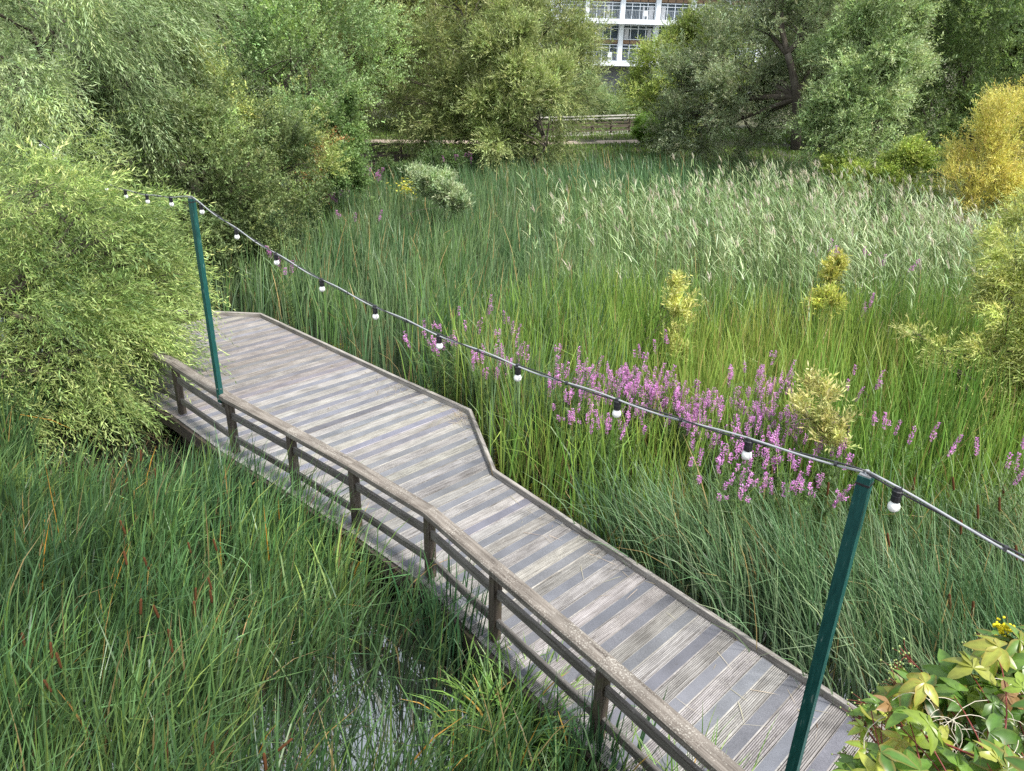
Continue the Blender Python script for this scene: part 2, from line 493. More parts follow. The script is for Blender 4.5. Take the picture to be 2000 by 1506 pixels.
rng = np.random.RandomState(7)
walk = thing("boardwalk", (0, 8, 0), "weathered timber boardwalk with alternating grey grip strips crossing the reed pond", "boardwalk")
deck, grit = MB(), MB()
s_lo, s_hi = max(OUTER[0] @ N45, np.array(KERB_OUT[0]) @ N45), min(OUTER[-1] @ N45, np.array(KERB_OUT[-1]) @ N45)
k0, k1 = int(math.ceil((s_lo - S0) / PITCH_B)), int(math.floor((s_hi - S0) / PITCH_B)) - 1
for k in range(k0, k1 + 1):
    sa, sb = S0 + k * PITCH_B + 0.004, S0 + (k + 1) * PITCH_B - 0.004
    is_grip = (k % 2 == 0)
    far = S0 + k * PITCH_B
    tint = np.clip(rng.normal(1.0, 0.10), .72, 1.25) * np.array([1, 1 + rng.normal(0, .015), 1 + rng.normal(0, .03)])
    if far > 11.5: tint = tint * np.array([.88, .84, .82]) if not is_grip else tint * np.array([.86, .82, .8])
    dz = rng.normal(0, .0012)
    groove = far < 8.2 and not is_grip
    if groove:
        prof = []
        ng = 8
        wd = (sb - sa)
        for g in range(ng):
            a = sa + wd * g / ng; bwid = wd / ng
            prof += [(a, -0.012), (a + bwid * .30, -0.012), (a + bwid * .36, 0), (a + bwid * .96, 0)]
    else:
        prof = [(sa, -0.004), (sa + .004, 0), (sb - .004, 0), (sb, -0.004)]
    prof = [(sa, -0.03)] + prof + [(sb, -0.03)]
    v, vec = [], []
    jit0, jit1 = rng.normal(0, .004), rng.normal(0, .004)
    for s, z in prof:
        o = cross_at(OUTER, s); kk = cross_at(KERB_OUT, s)
        if o is None or kk is None: break
        ln = np.linalg.norm(kk - o)
        for t in np.linspace(0, 1, 5):
            p = o + (kk - o) * t
            v.append([p[0], p[1], z + dz + (0.0 if 0 < t < 1 else 0)])
            vec.append([t * ln + k * 7.31, s * 1.0 + k * 0.37, k * .71])
    else:
        m = len(prof)
        f = [[i * 5 + j, (i + 1) * 5 + j, (i + 1) * 5 + j + 1, i * 5 + j + 1] for i in range(m - 1) for j in range(4)]
        f += [[i * 5, 0, (m - 1) * 5, (i + 1) * 5] for i in range(1, m - 2)]
        f += [[i * 5 + 4, (i + 1) * 5 + 4, (m - 1) * 5 + 4, 4] for i in range(1, m - 2)]
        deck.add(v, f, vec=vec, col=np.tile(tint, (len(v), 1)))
        if is_grip:
            a, b = sa + .014, sb - .014
            vs = []
            o = [cross_at(OUTER, s) for s in (a, b)]; kk = [cross_at(KERB, s) for s in (a, b)]
            if all(x is not None for x in o + kk):
                q0, q1 = o[0] + U45 * (.05 + abs(jit0)), kk[0] - U45 * .012
                q3, q2 = o[1] + U45 * (.05 + abs(jit0)), kk[1] - U45 * .012
                vs = [[*q0, dz + .0035], [*q1, dz + .0035], [*q2, dz + .0035], [*q3, dz + .0035], [*q0, dz - .004], [*q1, dz - .004], [*q2, dz - .004], [*q3, dz - .004]]
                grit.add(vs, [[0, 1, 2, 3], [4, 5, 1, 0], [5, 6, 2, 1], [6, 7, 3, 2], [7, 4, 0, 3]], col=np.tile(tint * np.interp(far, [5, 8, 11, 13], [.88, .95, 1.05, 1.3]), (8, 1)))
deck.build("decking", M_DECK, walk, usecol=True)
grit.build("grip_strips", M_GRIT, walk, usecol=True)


def beam_run(a, b, ta, tb, half_in, half_out, z0, z1, bev=0.008, na=None, nb=None):
    """a rail from a to b with mitred ends; ta/tb are the mitre normals at each end (2D, scaled)"""
    mb = MB()
    prof = [(-half_out, z0), (-half_out, z1 - bev), (-half_out + bev, z1), (half_in - bev, z1), (half_in, z1 - bev), (half_in, z0)]
    L = np.linalg.norm(np.array(b) - a)
    n = max(2, int(L / .25))
    v, vec = [], []
    for i in range(n + 1):
        t = i / n
        c = np.array(a) * (1 - t) + np.array(b) * t
        nn = na * (1 - t) + nb * t if i not in (0, n) else (na if i == 0 else nb)
        if 0 < i < n:
            d = (np.array(b) - a) / L; nn = np.array([-d[1], d[0]])
        for (o, z) in prof:
            p = c - nn * o
            v.append([p[0], p[1], z]); vec.append([t * L + a[0] * 3.1, o + a[1], z])
    m = len(prof)
    f = [[i * m + j, (i + 1) * m + j, (i + 1) * m + (j + 1) % m, i * m + (j + 1) % m] for i in range(n) for j in range(m)]
    f3 = []
    for j in range(1, m - 1):
        f3 += [[0, j, j + 1], [n * m, n * m + j + 1, n * m + j]]
    mb.add(v, f, f3, vec=vec)
    return mb


def mitres(pl):
    pl = np.array(pl, float)
    T = np.diff(pl, axis=0); T /= np.linalg.norm(T, axis=1)[:, None]
    N = np.stack([-T[:, 1], T[:, 0]], 1)
    out = [N[0]]
    for i in range(1, len(pl) - 1):
        m = N[i - 1] + N[i]; m /= np.linalg.norm(m); out.append(m / max(.4, m @ N[i]))
    out.append(N[-1])
    return out


# kerb pieces, one child each; the near run is made of several lengths butted together
kp = [np.array(p) for p in KERB]
runs = []
mt = mitres(KERB)
for i in range(len(kp) - 1):
    L = np.linalg.norm(kp[i + 1] - kp[i]); n = max(1, round(L / 2.6))
    d = (kp[i + 1] - kp[i]) / L; nn = np.array([-d[1], d[0]])
    for j in range(n):
        a = kp[i] + (kp[i + 1] - kp[i]) * j / n + (d * .002 if j else 0)
        b = kp[i] + (kp[i + 1] - kp[i]) * (j + 1) / n - (d * .002 if j < n - 1 else 0)
        mb = beam_run(a, b, 0, 0, 0.058, 0.0, 0.002, 0.092 + rng.normal(0, .002), .007, mt[i] if j == 0 else nn, mt[i + 1] if j == n - 1 else nn)
        mb.build("kerb_board", M_KERB, walk)
# fascia and joists under the deck
for pl, off in ((OUTER, -.012), (KERB_OUT, .012)):
    mt = mitres(pl)
    for i in range(len(pl) - 1):
        beam_run(np.array(pl[i]), np.array(pl[i + 1]), 0, 0, 0.012 if off < 0 else 0.045, 0.045 if off < 0 else 0.012, -0.24, -0.033, .004, mt[i], mt[i + 1]).build("fascia_beam", M_DARKWOOD, walk)
for (x, y) in [(-6.1, 15.6), (-3.6, 14.0), (-1.2, 11.7), (-.3, 9.2), (1.2, 7.5), (2.7, 5.7), (4.2, 3.9)]:
    mb = MB(); mb.box((x - .1, y - .12, -.63), .1, .1, .78, R(45)); mb.build("support_pile", M_DARKWOOD, walk)

# ------------------------------------------------------------------ railing
rail = thing("timber_railing", (0.86, 4.96, 0), "grey weathered timber handrail with three rails along the water side of the boardwalk", "railing")
pp = [np.array(p) for p in POSTS]
mt = mitres(POSTS)
for i, p in enumerate(pp):
    d = pp[min(i + 1, len(pp) - 1)] - pp[max(i - 1, 0)]
    mb = MB(); tw = rng.normal(0, .03)
    mb.box((p[0], p[1], -.17), .098, .098, 2.06, math.atan2(d[1], d[0]) + tw)
    mb.build("post", M_POST, rail)
for i in range(len(pp) - 1):
    d = (pp[i + 1] - pp[i]); L = np.linalg.norm(d); d /= L
    beam_run(pp[i], pp[i + 1], 0, 0, 0.084, 0.084, 0.858, 0.938 + rng.normal(0, .002), .016, mt[i], mt[i + 1]).build("top_rail", M_RAIL, rail)
    a, b = pp[i] + d * .052, pp[i + 1] - d * .052
    nn = np.array([-d[1], d[0]])
    beam_run(a, b, 0, 0, 0.022, 0.022, 0.575, 0.675, .006, nn, nn).build("middle_rail", M_RAIL2, rail)
    beam_run(a, b, 0, 0, 0.022, 0.022, 0.20, 0.295, .006, nn, nn).build("lower_rail", M_RAIL2, rail)

# ------------------------------------------------------------------ lamp poles and festoon lights
PA, PB = np.array([-4.27, 10.02]), np.array([1.88, 3.47])
ZA, ZB = 3.76, 3.68


def pole(p, z0, z1, rz, label):
    t = thing("light_pole", (p[0], p[1], z0), label, "pole")
    mb = MB(); mb.box((p[0], p[1], (z0 + z1) / 2), .068, .068, z1 - z0, rz); mb.build("shaft", M_POLE, t)
    mb = MB(); mb.box((p[0], p[1], z1 + .004), .06, .06, .008, rz); mb.build("end_cap", M_STEEL, t)
    mb = MB()
    mb.tube([[p[0] - .0, p[1], z1 + .006], [p[0], p[1], z1 + .03]], .012, 8); mb.build("cable_clip", M_STEEL, t)
    mb = MB()
    for zz in (z0 + .05, z0 + .03):
        mb.box((p[0] + .05 * math.cos(rz + 1.0), p[1] + .05 * math.sin(rz + 1.0), z0 - .02), .05, .09, .12, rz)
        break
    mb.build("bracket", M_DARKWOOD, t)
    for zz in (z0 + .06, z0 + .22):
        for a_ in (rz, rz + math.pi / 2, rz + math.pi, rz - math.pi / 2):
            mb = MB(); c_, s_ = math.cos(a_), math.sin(a_)
            mb.tube([[p[0] + .033 * c_, p[1] + .033 * s_, zz], [p[0] + .042 * c_, p[1] + .042 * s_, zz]], .009, 6); mb.build("bolt", M_STEEL, t)
    mb = MB(); mb.box((p[0], p[1], z1 - .045), .074, .074, .012, rz); mb.build("strap", M_CABLE2, t)


pole(PA, .80, ZA, R(-41 + 8), "square dark green steel pole fixed to the railing post beside the yellow green willow")
pole(PB, .42, ZB, R(-52 + 10), "square dark green steel pole standing nearest, crossing the lower boardwalk and grip strips")

fest = thing("festoon_lights", (PA[0], PA[1], ZA), "festoon cable with white bulbs in black holders strung between two green poles", "string lights")
PC = PA + 8.0 * np.array([math.cos(R(133)), math.sin(R(133))])
PD = PB + 8.5 * np.array([math.cos(R(-49)), math.sin(R(-49))])


def span(p, q, za, zb, sag):
    def f(t):
        xy = p + (q - p) * t
        return np.array([xy[0], xy[1], za + (zb - za) * t - sag * 4 * t * (1 - t)])
    return f


spans = [(span(PA, PB, ZA + .02, ZB + .02, .35), np.linalg.norm(PB - PA), .30), (span(PA, PC, ZA + .02, ZA, .34), 8.0, .78), (span(PB, PD, ZB + .02, ZB, .30), 8.5, .17)]
for si, (f, L, first) in enumerate(spans):
    ts = np.linspace(0, 1, 90)
    base = np.array([f(t) for t in ts])
    for kk, mtl, rr in ((0, M_CABLE, .0066), (1, M_CABLE2, .0052)):
        ph = ts * L * 5.5 + kk * math.pi
        pts = base + np.stack([np.zeros_like(ts), np.zeros_like(ts), .009 * np.sin(ph)], 1) + np.stack([np.cos(ph) * .006, np.cos(ph) * .006, np.zeros_like(ts)], 1)
        mb = MB(); mb.tube(pts, rr, 6); mb.build("cable" if kk == 0 else "catenary_wire", mtl, fest, smooth=True)
    for dd in np.arange(first + .52, L - .1, 1.0):
        mb = MB(); mb.tube([f((dd - .008) / L), f((dd + .008) / L)], .016, 6); mb.build("cable_tie", M_CABLE2, fest)
    dd = first
    while dd < L - .15:
        p0 = f(dd / L)
        mb = MB()
        mb.tube([[p0[0], p0[1], p0[2] + .012], [p0[0], p0[1], p0[2] - .004], [p0[0], p0[1], p0[2] - .008], [p0[0], p0[1], p0[2] - .028], [p0[0], p0[1], p0[2] - .032], [p0[0], p0[1], p0[2] - .036], [p0[0], p0[1], p0[2] - .07]],
                [.018, .022, .027, .027, .022, .025, .025], 10)
        h = mb.build("lamp_holder", M_BLACK, fest)
        mb = MB()
        zz = p0[2] - .069
        prof = [(0, .018), (-.008, .022), (-.02, .0285), (-.034, .031), (-.046, .029), (-.056, .022), (-.062, .012), (-.0645, .003)]
        mb.tube([[p0[0], p0[1], zz + a] for a, _ in prof], [b for _, b in prof], 12)
        mb.build("bulb", M_BULB, h, smooth=True)
        dd += 1.0


# ------------------------------------------------------------------ blades (reeds, rushes, grasses)
def blades(P, h, w, az, th0, th1, face, col, tipcol=None, seg=4, power=1.4, kink=None, wprof=None):
    """P (n,3) roots; returns V, F4, col. tilt runs from th0 at the root to th1 at the tip"""
    n = len(P)
    t = np.linspace(0, 1, seg + 1)
    tm = (t[:-1] + t[1:]) / 2
    tilt = th0[:, None] + (th1 - th0)[:, None] * tm[None] ** power
    if kink is not None:
        kt, ka = kink
        tilt = tilt + np.where(tm[None] > kt[:, None], ka[:, None], 0)
    ds = (h / seg)[:, None]
    r = np.concatenate([np.zeros((n, 1)), np.cumsum(np.sin(tilt) * ds, 1)], 1)
    z = np.concatenate([np.zeros((n, 1)), np.cumsum(np.cos(tilt) * ds, 1)], 1)
    cx = P[:, 0:1] + r * np.cos(az)[:, None]; cy = P[:, 1:2] + r * np.sin(az)[:, None]; cz = P[:, 2:3] + z
    wp = np.interp(t, *(wprof or ([0, .15, .6, .85, 1], [.75, 1, .9, .55, .06])))
    hw = w[:, None] * wp[None] / 2
    fx, fy = np.cos(face)[:, None] * hw, np.sin(face)[:, None] * hw
    Vl = np.stack([cx - fx, cy - fy, cz], -1); Vr = np.stack([cx + fx, cy + fy, cz], -1)
    V = np.stack([Vl, Vr], 2).reshape(n, (seg + 1) * 2, 3)
    base = (np.arange(n) * (seg + 1) * 2)[:, None]
    quad = np.array([[2 * i, 2 * i + 1, 2 * i + 3, 2 * i + 2] for i in range(seg)])
    F = (base[:, :, None] + quad[None].reshape(1, seg, 4)).reshape(-1, 4)
    if tipcol is None: tipcol = col
    cc = col[:, None, :] * (1 - t[None, :, None] ** 2) + tipcol[:, None, :] * t[None, :, None] ** 2
    cc = np.repeat(cc, 2, axis=1)
    return V.reshape(-1, 3), F, cc.reshape(-1, 3)


def merge(parts):
    Vs, Fs, Cs, o = [], [], [], 0
    for V, F, c in parts:
        Vs.append(V); Fs.append(F + o); Cs.append(c); o += len(V)
    return np.concatenate(Vs), np.concatenate(Fs), np.concatenate(Cs)


def stuff(name, parts, mat, label, cat):
    V, F, c = merge(parts)
    return tag(mesh_np(name, V, [F], mat, col=c), label, cat, kind="stuff")


def pal(rs, n, cols, P=None, scale=2.0, seed=1, jit=.14, spread=.5):
    """palette colour per item; neighbours share a hue through smooth noise"""
    cols = np.array(cols, float)
    k = len(cols)
    t = rs.uniform(0, 1, n)
    if P is not None:
        t = np.clip(.5 + .42 * nz(P, scale, seed) + rs.normal(0, spread * .4, n), 0, .999)
    x = t * (k - 1)
    i = np.minimum(x.astype(int), k - 2) if k > 1 else np.zeros(n, int)
    fr = (x - i)[:, None]
    c = cols[i] * (1 - fr) + cols[np.minimum(i + 1, k - 1)] * fr
    return np.clip(c * np.exp(rs.normal(0, jit, (n, 1))) * np.exp(rs.normal(0, .05, (n, 3))), .004, .9)


DECKPOLY = [tuple(p) for p in OUTER] + [tuple(p) for p in KERB_OUT[::-1]]


def scatter(rs, n, x0, x1, y0, y1, mask):
    x = rs.uniform(x0, x1, n); y = rs.uniform(y0, y1, n)
    k = mask(x, y)
    return x[k], y[k]


# pond side of the railing: bulrush leaves, dark green
OPEN = [(-1.8, 6.6), (-.6, 5.85), (-.22, 5.2), (-.45, 4.6), (-.9, 4.3), (-1.55, 4.35), (-1.85, 5.2)]


def side_left(x, y):
    """true on the railing side of the walk"""
    line = list(OUTER[::-1]) + [(3.6, 1.3), (4.5, .2)]
    poly = [(-30, 13.5)] + [tuple(p) for p in line] + [(4.5, -3), (-30, -3)]
    return inpoly(x, y, poly)


def bed_left(seed, n, hmul=1.0):
    rs = np.random.RandomState(seed)

    def mask(x, y):
        m = side_left(x, y) & ~inpoly(x, y, DECKPOLY)
        dl = dpoly(x, y, OUTER)
        P2 = np.stack([x, y], 1)
        dens = 0.75 + .45 * nz(P2, .55, 5)
        dens *= np.clip((dl - .12) / .5, .12, 1) * np.clip(.50 + .85 * nz(P2, .26, 6), .05, 1.3)
        op = inpoly(x, y, OPEN)
        dens = np.where(op, .05 + .25 * (nz(P2, .25, 9) > .55), dens)
        thin = (np.hypot((x + 1.8) / .95, (y - 5.2) / 1.0) < 1)
        dens = np.where(thin & ~op, dens * .5, dens)
        dk = (np.hypot((x + 6.1) / 1.5, (y - 10.7) / 1.35) < 1)
        dens = np.where(dk, dens * .04, dens)
        return m & (rs.uniform(0, 1, len(x)) < dens)
    x, y = scatter(rs, n, -11.5, 3.2, 1.6, 13.0, mask)
    return rs, x, y


parts = []
rs, x, y = bed_left(11, 135000)
n = len(x)
P2 = np.stack([x, y], 1)
dl = dpoly(x, y, OUTER)
tall = 1.25 + .35 * nz(P2, 1.3, 21) + rs.normal(0, .18, n)
tall = np.clip(tall, .55, 2.1) * np.interp(dl, [0, .8, 2], [.8, .95, 1.05]) * np.interp(y, [3, 10, 12], [1.0, 1.05, 1.1])
tall *= np.where(np.hypot((x + 5.6) / 1.6, (y - 9.6) / 1.3) < 1, .62, 1.0)
az = R(20) + rs.normal(0, .9, n) + .6 * nz(P2, 1.1, 31)
face = rs.uniform(0, 2 * math.pi, n)
th0 = np.abs(rs.normal(.10, .08, n)); th1 = np.abs(rs.normal(.55, .34, n))
flop = rs.uniform(0, 1, n) < .14 + .16 * (nz(P2, 1.0, 41) > .4)
th1 = np.where(flop, rs.uniform(.9, 1.9, n), th1)
kt = np.where(rs.uniform(0, 1, n) < .07, rs.uniform(.45, .8, n), 2.0); ka = rs.uniform(.8, 1.7, n)
col = pal(rs, n, [(.030, .064, .028), (.047, .098, .037), (.074, .143, .051), (.125, .210, .07)], P2, 1.6, 51)
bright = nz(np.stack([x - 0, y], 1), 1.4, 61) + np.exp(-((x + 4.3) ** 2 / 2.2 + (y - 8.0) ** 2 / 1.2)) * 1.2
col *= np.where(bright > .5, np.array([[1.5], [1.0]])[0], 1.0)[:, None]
dead = rs.uniform(0, 1, n)
col[dead < .03] = np.array([.22, .17, .08]) * rs.uniform(.6, 1.2, (int((dead < .03).sum()), 1))
orange = (dead > .9965)
col[orange] = (.42, .22, .04)
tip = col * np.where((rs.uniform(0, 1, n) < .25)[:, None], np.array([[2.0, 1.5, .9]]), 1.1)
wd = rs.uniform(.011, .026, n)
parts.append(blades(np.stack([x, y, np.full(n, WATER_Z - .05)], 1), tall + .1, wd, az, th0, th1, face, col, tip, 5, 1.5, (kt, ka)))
# submerged litter and dead basal straw
m = 9000
x2, y2 = scatter(rs, m, -11, 2.5, 2, 12.5, lambda a, b: side_left(a, b) & ~inpoly(a, b, DECKPOLY) & (~inpoly(a, b, OPEN) | (rs.uniform(0, 1, len(a)) < .12)))
n2 = len(x2)
parts.append(blades(np.stack([x2, y2, np.full(n2, WATER_Z)], 1), rs.uniform(.2, .8, n2), rs.uniform(.006, .014, n2), rs.uniform(0, 6.28, n2), rs.uniform(.3, 1.1, n2), rs.uniform(.9, 1.6, n2), rs.uniform(0, 6.28, n2),
                    pal(rs, n2, [(.10, .075, .04), (.16, .12, .07), (.07, .08, .03)]), None, 3))
stuff("bulrush_bed", parts, M_REED, "dark green bulrush leaves filling the pond on the railing side of the boardwalk", "reeds")


# kerb side of the walk: near blue-green bed, then mixed tall reeds
def side_right(x, y):
    poly = [tuple(p) for p in KERB_OUT] + [(-9.2, 19.5), (-8.5, 26), (-8, 31), (-4, 32.5), (-2.5, 39), (16.5, 39), (20, 33.0), (18.5, 22), (16, 12), (13, 1.5)]
    return inpoly(x, y, poly)


GAPS = [(-.05, 8.95, .42), (.1, 8.4, .35), (-2.2, 13.1, .30)]
REEDPALE = [(0.4, 19.0), (.2, 23.5), (3, 25.8), (7.5, 27.5), (11, 31.5), (15.5, 29.5), (18.5, 22), (13, 14.6), (8.5, 15.2), (5.2, 15.4), (2.2, 16.8)]


def reed_zone(seed, dens, x0, x1, y0, y1, extra=None):
    rs = np.random.RandomState(seed)
    n = int((x1 - x0) * (y1 - y0) * dens)

    def mask(x, y):
        m = side_right(x, y)
        dk = dpoly(x, y, KERB_OUT)
        P2 = np.stack([x, y], 1)
        d = (0.8 + .35 * nz(P2, .7, 71)) * np.clip(.55 + .8 * nz(P2, .32, seed + 9), .1, 1.25) * np.clip((dk - .06) / .45, .22, 1)
        far_k = (y > 12.3) & (dk < .9)
        d = np.where(far_k, d * .38, d)
        for gx_, gy_, gr in GAPS:
            d = np.where(np.hypot(x - gx_, y - gy_) < gr, d * .12, d)
        if extra is not None: d = d * extra(x, y)
        return m & (rs.uniform(0, 1, len(x)) < d)
    x, y = scatter(rs, n, x0, x1, y0, y1, mask)
    return rs, x, y


def soft(x, y, poly, wdt, seed):
    """0..1 soft membership of a polygon with a wandering edge"""
    ins = inpoly(x, y, poly)
    d = dpoly(x, y, list(poly) + [poly[0]])
    sd = np.where(ins, d, -d) + .9 * wdt * nz(np.stack([x, y], 1), 2.2, seed)
    return np.clip(.5 + sd / (2 * wdt), 0, 1)


def make_reeds(seed, dens, box, hts, wds, cols, azc, azs, th1c, th1s, zname=None, extra=None, deadf=.04, tipmul=(1.2, 1.1, .9), seg=4, colscale=2.2, flopf=.06, jit=.16):
    rs, x, y = reed_zone(seed, dens, *box, extra)
    n = len(x)
    P2 = np.stack([x, y], 1)
    h = np.clip(rs.normal(hts[0], hts[1], n) + hts[2] * nz(P2, 2.0, seed + 1), .5, 3.2)
    az = azc + rs.normal(0, azs, n) + .4 * nz(P2, 1.5, seed + 2)
    th0 = np.abs(rs.normal(.07, .06, n)); th1 = np.abs(rs.normal(th1c, th1s, n))
    fl = rs.uniform(0, 1, n) < flopf
    th1 = np.where(fl, rs.uniform(.8, 1.7, n), th1)
    col = pal(rs, n, cols, P2, colscale, seed + 3, jit)
    dd = rs.uniform(0, 1, n) < deadf
    col[dd] = np.array([.32, .25, .12]) * rs.uniform(.6, 1.3, (int(dd.sum()), 1))
    kt = np.where(rs.uniform(0, 1, n) < .05, rs.uniform(.5, .85, n), 2.0); ka = rs.uniform(.7, 1.6, n)
    return blades(np.stack([x, y, np.full(n, WATER_Z - .05)], 1), h, rs.uniform(*wds, n), az, th0, th1, rs.uniform(0, 6.28, n), col, col * np.array(tipmul), seg, 1.4, (kt, ka))


# near bed, blown to the left
parts = [make_reeds(101, 620, (-1.0, 13, 1.5, 8.6), (1.55, .2, .25), (.010, .020), [(.055, .12, .06), (.09, .17, .085), (.155, .245, .14), (.23, .32, .20)], R(165), .6, .68, .34,
                    extra=lambda x, y: np.clip((8.9 - y + .35 * nz(np.stack([x, y], 1), 1.0, 5)) / .9, 0, 1), flopf=.18, seg=5)]
parts.append(make_reeds(103, 70, (-1.0, 13, 1.5, 8.6), (.7, .2, .1), (.007, .013), [(.10, .10, .03), (.16, .17, .05), (.09, .15, .03)], R(200), 1.5, .8, .5, deadf=.3, flopf=.3))
stuff("sedge_bed", parts, M_REED, "blue green grassy sedge leaning over beyond the kerb edge of the near boardwalk", "sedge")

pale = lambda x, y: soft(x, y, REEDPALE, 3.4, 77) * np.clip((y - 14.2) / 5.5, .12, 1) * (.14 + .80 * np.clip((x + 2.2 * nz(np.stack([x, y], 1), 2.0, 78) - 1.0) / 7.5, 0, 1)) * (.72 + .38 * nz(np.stack([x, y], 1), 1.3, 79))
ramp = lambda v, a, b: np.clip((v - a) / (b - a), 0, 1)
# bright green bulrush stand in the middle
parts = [make_reeds(111, 260, (-2.0, 15, 7.8, 17.5), (1.75, .22, .3), (.013, .026), [(.08, .165, .035), (.12, .225, .045), (.17, .27, .055), (.22, .27, .07)], R(95), 1.2, .30, .24,
                    extra=lambda x, y: ramp(y, 8.0, 9.6) * (1 - .75 * pale(x, y)) * ramp(17.8 - y, 0, 1.5) * (1 - .8 * ramp(-x + .3 * (y - 11), .6, 2.0)), colscale=2.6)]
parts.append(make_reeds(113, 60, (-2.0, 15, 7.8, 14), (.8, .25, .1), (.012, .02), [(.17, .17, .04), (.22, .21, .07), (.13, .18, .03)], R(90), 1.5, .5, .4, deadf=.35))
stuff("bulrush_stand", parts, M_REED, "bright yellow green upright bulrush leaves in the middle of the pond behind the purple flowers", "reeds")

# blue-grey bulrush stand, left middle and along the kerb
parts = [make_reeds(121, 210, (-9.5, 2.5, 10.2, 38), (1.7, .24, .35), (.016, .031), [(.048, .105, .046), (.076, .148, .062), (.125, .19, .105), (.10, .185, .055)], R(80), 1.2, .32, .26,
                    extra=lambda x, y: np.clip(1.15 - ramp(x, .3, 2.0), 0, 1) * (1 - pale(x, y)) * np.interp(y, [10, 20, 38], [1.25, .8, .55]))]
parts.append(make_reeds(123, 40, (-7, 1.0, 9.5, 17), (.9, .3, .1), (.010, .018), [(.25, .19, .10), (.32, .25, .13), (.14, .15, .05)], R(80), 1.6, .35, .4, deadf=.2,
                        extra=lambda x, y: (dpoly(x, y, KERB_OUT) < 1.5) * 1.0))
stuff("kerbside_bulrush", parts, M_REED, "grey green bulrush stand beside the far kerb reaching back to the shrubs", "reeds")

# dark far reeds under the trees
parts = [make_reeds(131, 75, (-6, 17, 27, 39), (1.9, .2, .25), (.022, .034), [(.045, .105, .055), (.065, .14, .062), (.10, .18, .08)], R(150), .7, .45, .2,
                    extra=lambda x, y: (1 - pale(x, y)) * ramp(y - .25 * np.abs(x - 5), 26, 30))]
parts.append(make_reeds(133, 90, (1, 19, 15, 31), (1.7, .2, .2), (.016, .028), [(.09, .165, .06), (.135, .22, .085), (.19, .27, .135)], R(150), .9, .35, .2,
                        extra=lambda x, y: .9 - .35 * pale(x, y)))
stuff("far_reed_bed", parts, M_REED, "deep blue green reeds at the back of the pond below the grey green tree", "reeds")


# pale common reed with side leaves and plumes
def common_reed():
    rs, x, y = reed_zone(141, 50, .2, 19, 14, 36, pale)
    n = len(x)
    P2 = np.stack([x, y], 1)
    H = np.clip(rs.normal(2.15, .2, n) + .25 * nz(P2, 2.5, 7), 1.2, 3)
    az0 = R(150) + rs.normal(0, .5, n)
    tl = np.abs(rs.normal(.12, .07, n))
    out = []
    base = np.stack([x, y, np.full(n, WATER_Z)], 1)
    stemc = pal(rs, n, [(.22, .24, .12), (.30, .30, .17), (.18, .23, .10)])
    out.append(blades(base, H, np.full(n, .012), az0, tl, tl + .15, rs.uniform(0, 6.28, n), stemc, None, 3))
    for k in range(10):
        t = rs.uniform(.30, .98, n)
        hh = H * t
        p = base + np.stack([np.cos(az0) * hh * np.sin(tl), np.sin(az0) * hh * np.sin(tl), hh * np.cos(tl)], 1)
        la = az0 + rs.normal(0, 1.1, n)
        c = pal(rs, n, [(.10, .175, .06), (.17, .25, .10), (.26, .34, .16), (.38, .435, .26)], P2, 2.2, 143, .2)
        out.append(blades(p, rs.uniform(.28, .52, n), rs.uniform(.016, .030, n), la, rs.uniform(.35, .9, n), rs.uniform(.9, 1.9, n), la + math.pi / 2 + rs.normal(0, .5, n), c, c * 1.12, 3, 1.2))
    # plumes
    k = rs.uniform(0, 1, n) < .28
    for j in range(6):
        m = int(k.sum())
        top = base[k] + np.stack([np.cos(az0[k]) * H[k] * np.sin(tl[k]), np.sin(az0[k]) * H[k] * np.sin(tl[k]), H[k] * np.cos(tl[k])], 1)
        c = pal(rs, m, [(.36, .33, .24), (.50, .47, .37), (.30, .26, .19)])
        out.append(blades(top + rs.normal(0, .012, (m, 3)), rs.uniform(.14, .32, m), rs.uniform(.014, .026, m), az0[k] + rs.normal(0, .5, m), rs.uniform(.1, .5, m), rs.uniform(.5, 1.4, m), rs.uniform(0, 6.28, m), c, c, 3,
                          wprof=([0, .3, .7, 1], [.3, 1, .8, .1])))
    return out


stuff("common_reed", common_reed(), M_REED, "pale silvery common reed with beige plumes covering the back right of the pond", "reeds")

# grass behind the pond
rs = np.random.RandomState(200)
xg, yg = rs.uniform(-30, 26, 60000), rs.uniform(38.5, 64, 60000)
kk = (np.abs(yg - np.interp(xg, pa[:, 0], pa[:, 1])) > 1.0)
xg, yg = xg[kk], yg[kk]; n = len(xg)
zg = ground_z(xg, yg)
stuff("lawn_grass", [blades(np.stack([xg, yg, zg], 1), rs.uniform(.12, .3, n), rs.uniform(.03, .06, n), rs.uniform(0, 6.28, n), rs.uniform(0, .4, n), rs.uniform(.3, 1, n), rs.uniform(0, 6.28, n),
                            pal(rs, n, [(.09, .16, .03), (.13, .22, .04), (.17, .24, .06)]), None, 2)], M_REED, "short sunlit lawn grass beside the gravel path behind the trees", "grass")

